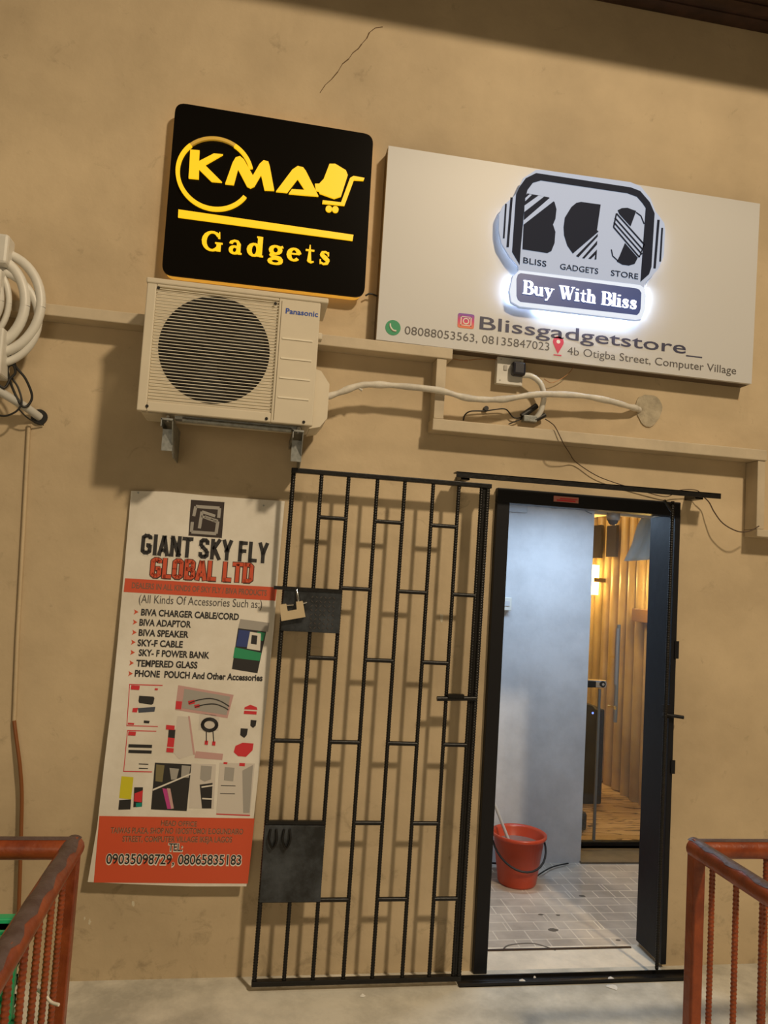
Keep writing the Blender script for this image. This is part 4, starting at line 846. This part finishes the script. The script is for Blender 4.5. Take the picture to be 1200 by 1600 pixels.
# wall lights on the slatted wall
def sconce(y, z, label):
    t = thing('wall_light', (3.05, y, z-.12), label, 'wall light', 'wall lights on the slatted wall')
    MB().box(2.945, 3.055, y-.06, y+.045, z-.018, z+.018).build('bracket', mat('sconce_bronze', (.12, .07, .03), .4), t)
    MB().tube([(2.985, y, z+.015), (2.985, y, z+.13)], .032, 14).build('lamp_shade', mat('warm_lamp', (1, .8, .4), .4, emis=(1, .62, .2), es=9), t)
    MB().tube([(2.985, y, z-.13), (2.985, y, z-.015)], .032, 14).build('lamp_shade', MATS['warm_lamp'], t)
    lamp('sconce_glow', 'POINT', (2.9, y, z), 13, (1, .62, .18), .04)
def on_slat(px, py, x=3.0):
    v = ray(px, py); return CAM+v*((x-CAM.x)/v.x)
q = on_slat(930, 906, 2.985); sconce(q.y, q.z, 'glowing cylinder wall light on the slatted wall beside the lobby wall edge')
q2 = on_slat(1026, 918, 2.985); sconce(q2.y, q2.z, 'cylinder wall light half hidden behind the right door jamb')
for a, c_, zt, zb_ in ((924, 940, 822, 872), (949, 964, 822, 870)):
    A = on_slat(a, 850, 3.03); B_ = on_slat(c_, 850, 3.03)
    tag(MB().box(3.02, 3.045, B_.y, A.y, on_slat(a, zb_, 3.03).z, on_slat(a, zt, 3.03).z).build('dark_panel', mat('dark_panel_face', (.035, .028, .03), .4)), 'dark rectangular panel high on the slatted wall, %s' % ('nearer the lobby wall' if a < 930 else 'under the dome camera'), 'panel')
q = on_slat(1000, 962, 2.98); w_ = on_slat(985, 962, 2.98)
tag(MB().box(2.99, 3.045, q.y-.25, w_.y, q.z-.05, q.z+.05).build('wall_shelf', mat('brown_shelf', (.25, .13, .05), .5), bevel=.004), 'small brown wooden ledge on the slatted wall below the half-hidden wall light', 'shelf')
# white cloth hanging inside the glass
cp_ = [(1020, 796), (1008, 800), (998, 815), (990, 838), (984, 862), (978, 876), (1000, 877), (1014, 868), (1030, 868), (1034, 800)]
mb = MB(); U_ = 12; V_ = 12; vs = []
for j in range(V_+1):
    ty = j/V_; yl = 798+ty*(877-798); xl = 1012-36*(ty**.8)*1.0-2*math.sin(ty*7)
    for i in range(U_+1):
        tx = i/U_; p = at(xl+(1045-xl)*tx, yl-4*tx*ty, -(GY+.06)); p.y += .012*math.sin(tx*16+ty*3); vs.append(p)
mb.add(vs, [(j*13+i, j*13+i+1, (j+1)*13+i+1, (j+1)*13+i) for j in range(V_) for i in range(U_)], True)
cl_ = mb.build('hanging_cloth', mat('white_cloth', (.6, .62, .68), .8, bump=.5, bscale=20)); tag(cl_, 'crumpled white cloth hanging behind the top of the glass door', 'cloth')
sm_ = cl_.modifiers.new('thickness', 'SOLIDIFY'); sm_.thickness = .002
# black cabinet-like speaker with blue lights and a small black box
A = at(905, 1150, -2.2); 
t = thing('tower_speaker', (2.42, 2.35, .03), 'tall black speaker with two blue lights behind the glass', 'speaker')
xa, xb = at(912, 1150, -2.3).x-.12, at(944, 1150, -2.3).x
zt_ = at(930, 1108, -2.3).z; MB().box(xa, xb, 2.3, 2.6, .03, zt_).build('cabinet', mat('speaker_black', (.01, .01, .012), .5), t, .012)
for k, (px_, py_) in enumerate(((926, 1114), (936, 1119))):
    c = at(px_, py_, -2.3); MB().disc(c+Vector((0, .001, 0)), .008, FRONT, .004, 12).build('indicator_light', mat('blue_led', (.1, .2, 1), .4, emis=(.12, .2, 1), es=6), t)
for zz in (.35, .7): MB().disc(((xa+xb)/2, 2.301, zz), .075, FRONT, .004, 28).build('speaker_cone', mat('cone_dark', (.02, .02, .022), .6), t)
c = at(908, 1278, -1.75)
tag(MB().box(c.x-.12, c.x+.025, 1.7, 1.85, .03, c.z+.05).build('storage_case', mat('case_black', (.012, .012, .012), .5), bevel=.02), 'small black case on the veined floor behind the lobby wall end', 'case')
# orange light strip along the top of the slats
tag(MB().box(3.0, 3.04, 1.9, 3.8, 2.30, 2.325).build('light_strip', mat('amber_strip', (1, .7, .3), .4, emis=(1, .55, .15), es=1.6)), 'amber light strip along the top of the slatted wall', 'light strip')

# ------------------------------------------------------------------ litter on the floor
def scrap(px, py, s, label, seed):
    random.seed(seed); c = atz(px, py, .0); pts = []
    for i in range(9):
        t_ = 2*PI*i/9; rr = s*(.5+.6*random.random()); pts.append(c+Vector((rr*math.cos(t_)*1.3, rr*math.sin(t_), .002)))
    mb = MB(); mb.add([c+Vector((0, 0, .012))]+pts, [(0, i+1, (i+1) % 9+1) for i in range(9)]); mb.add([p for p in pts], [tuple(range(9))[::-1]])
    tag(mb.build('paper_scrap', mat('paper_white', (.75, .74, .7), .7)), label, 'litter', 'paper scraps on the floor')
scrap(957, 1543, .026, 'largest white paper scrap on the concrete in front of the floor track', 3)
scrap(954, 1530, .022, 'crumpled white scrap against the floor track, above the largest scrap', 4)
scrap(816, 1534, .016, 'small white scrap lying at the left part of the floor track', 5)
scrap(835, 1529, .010, 'tiny white scrap at the floor track, right of another small scrap', 8)
scrap(566, 1557, .011, 'tiny white scrap on the concrete in front of the gate', 6)
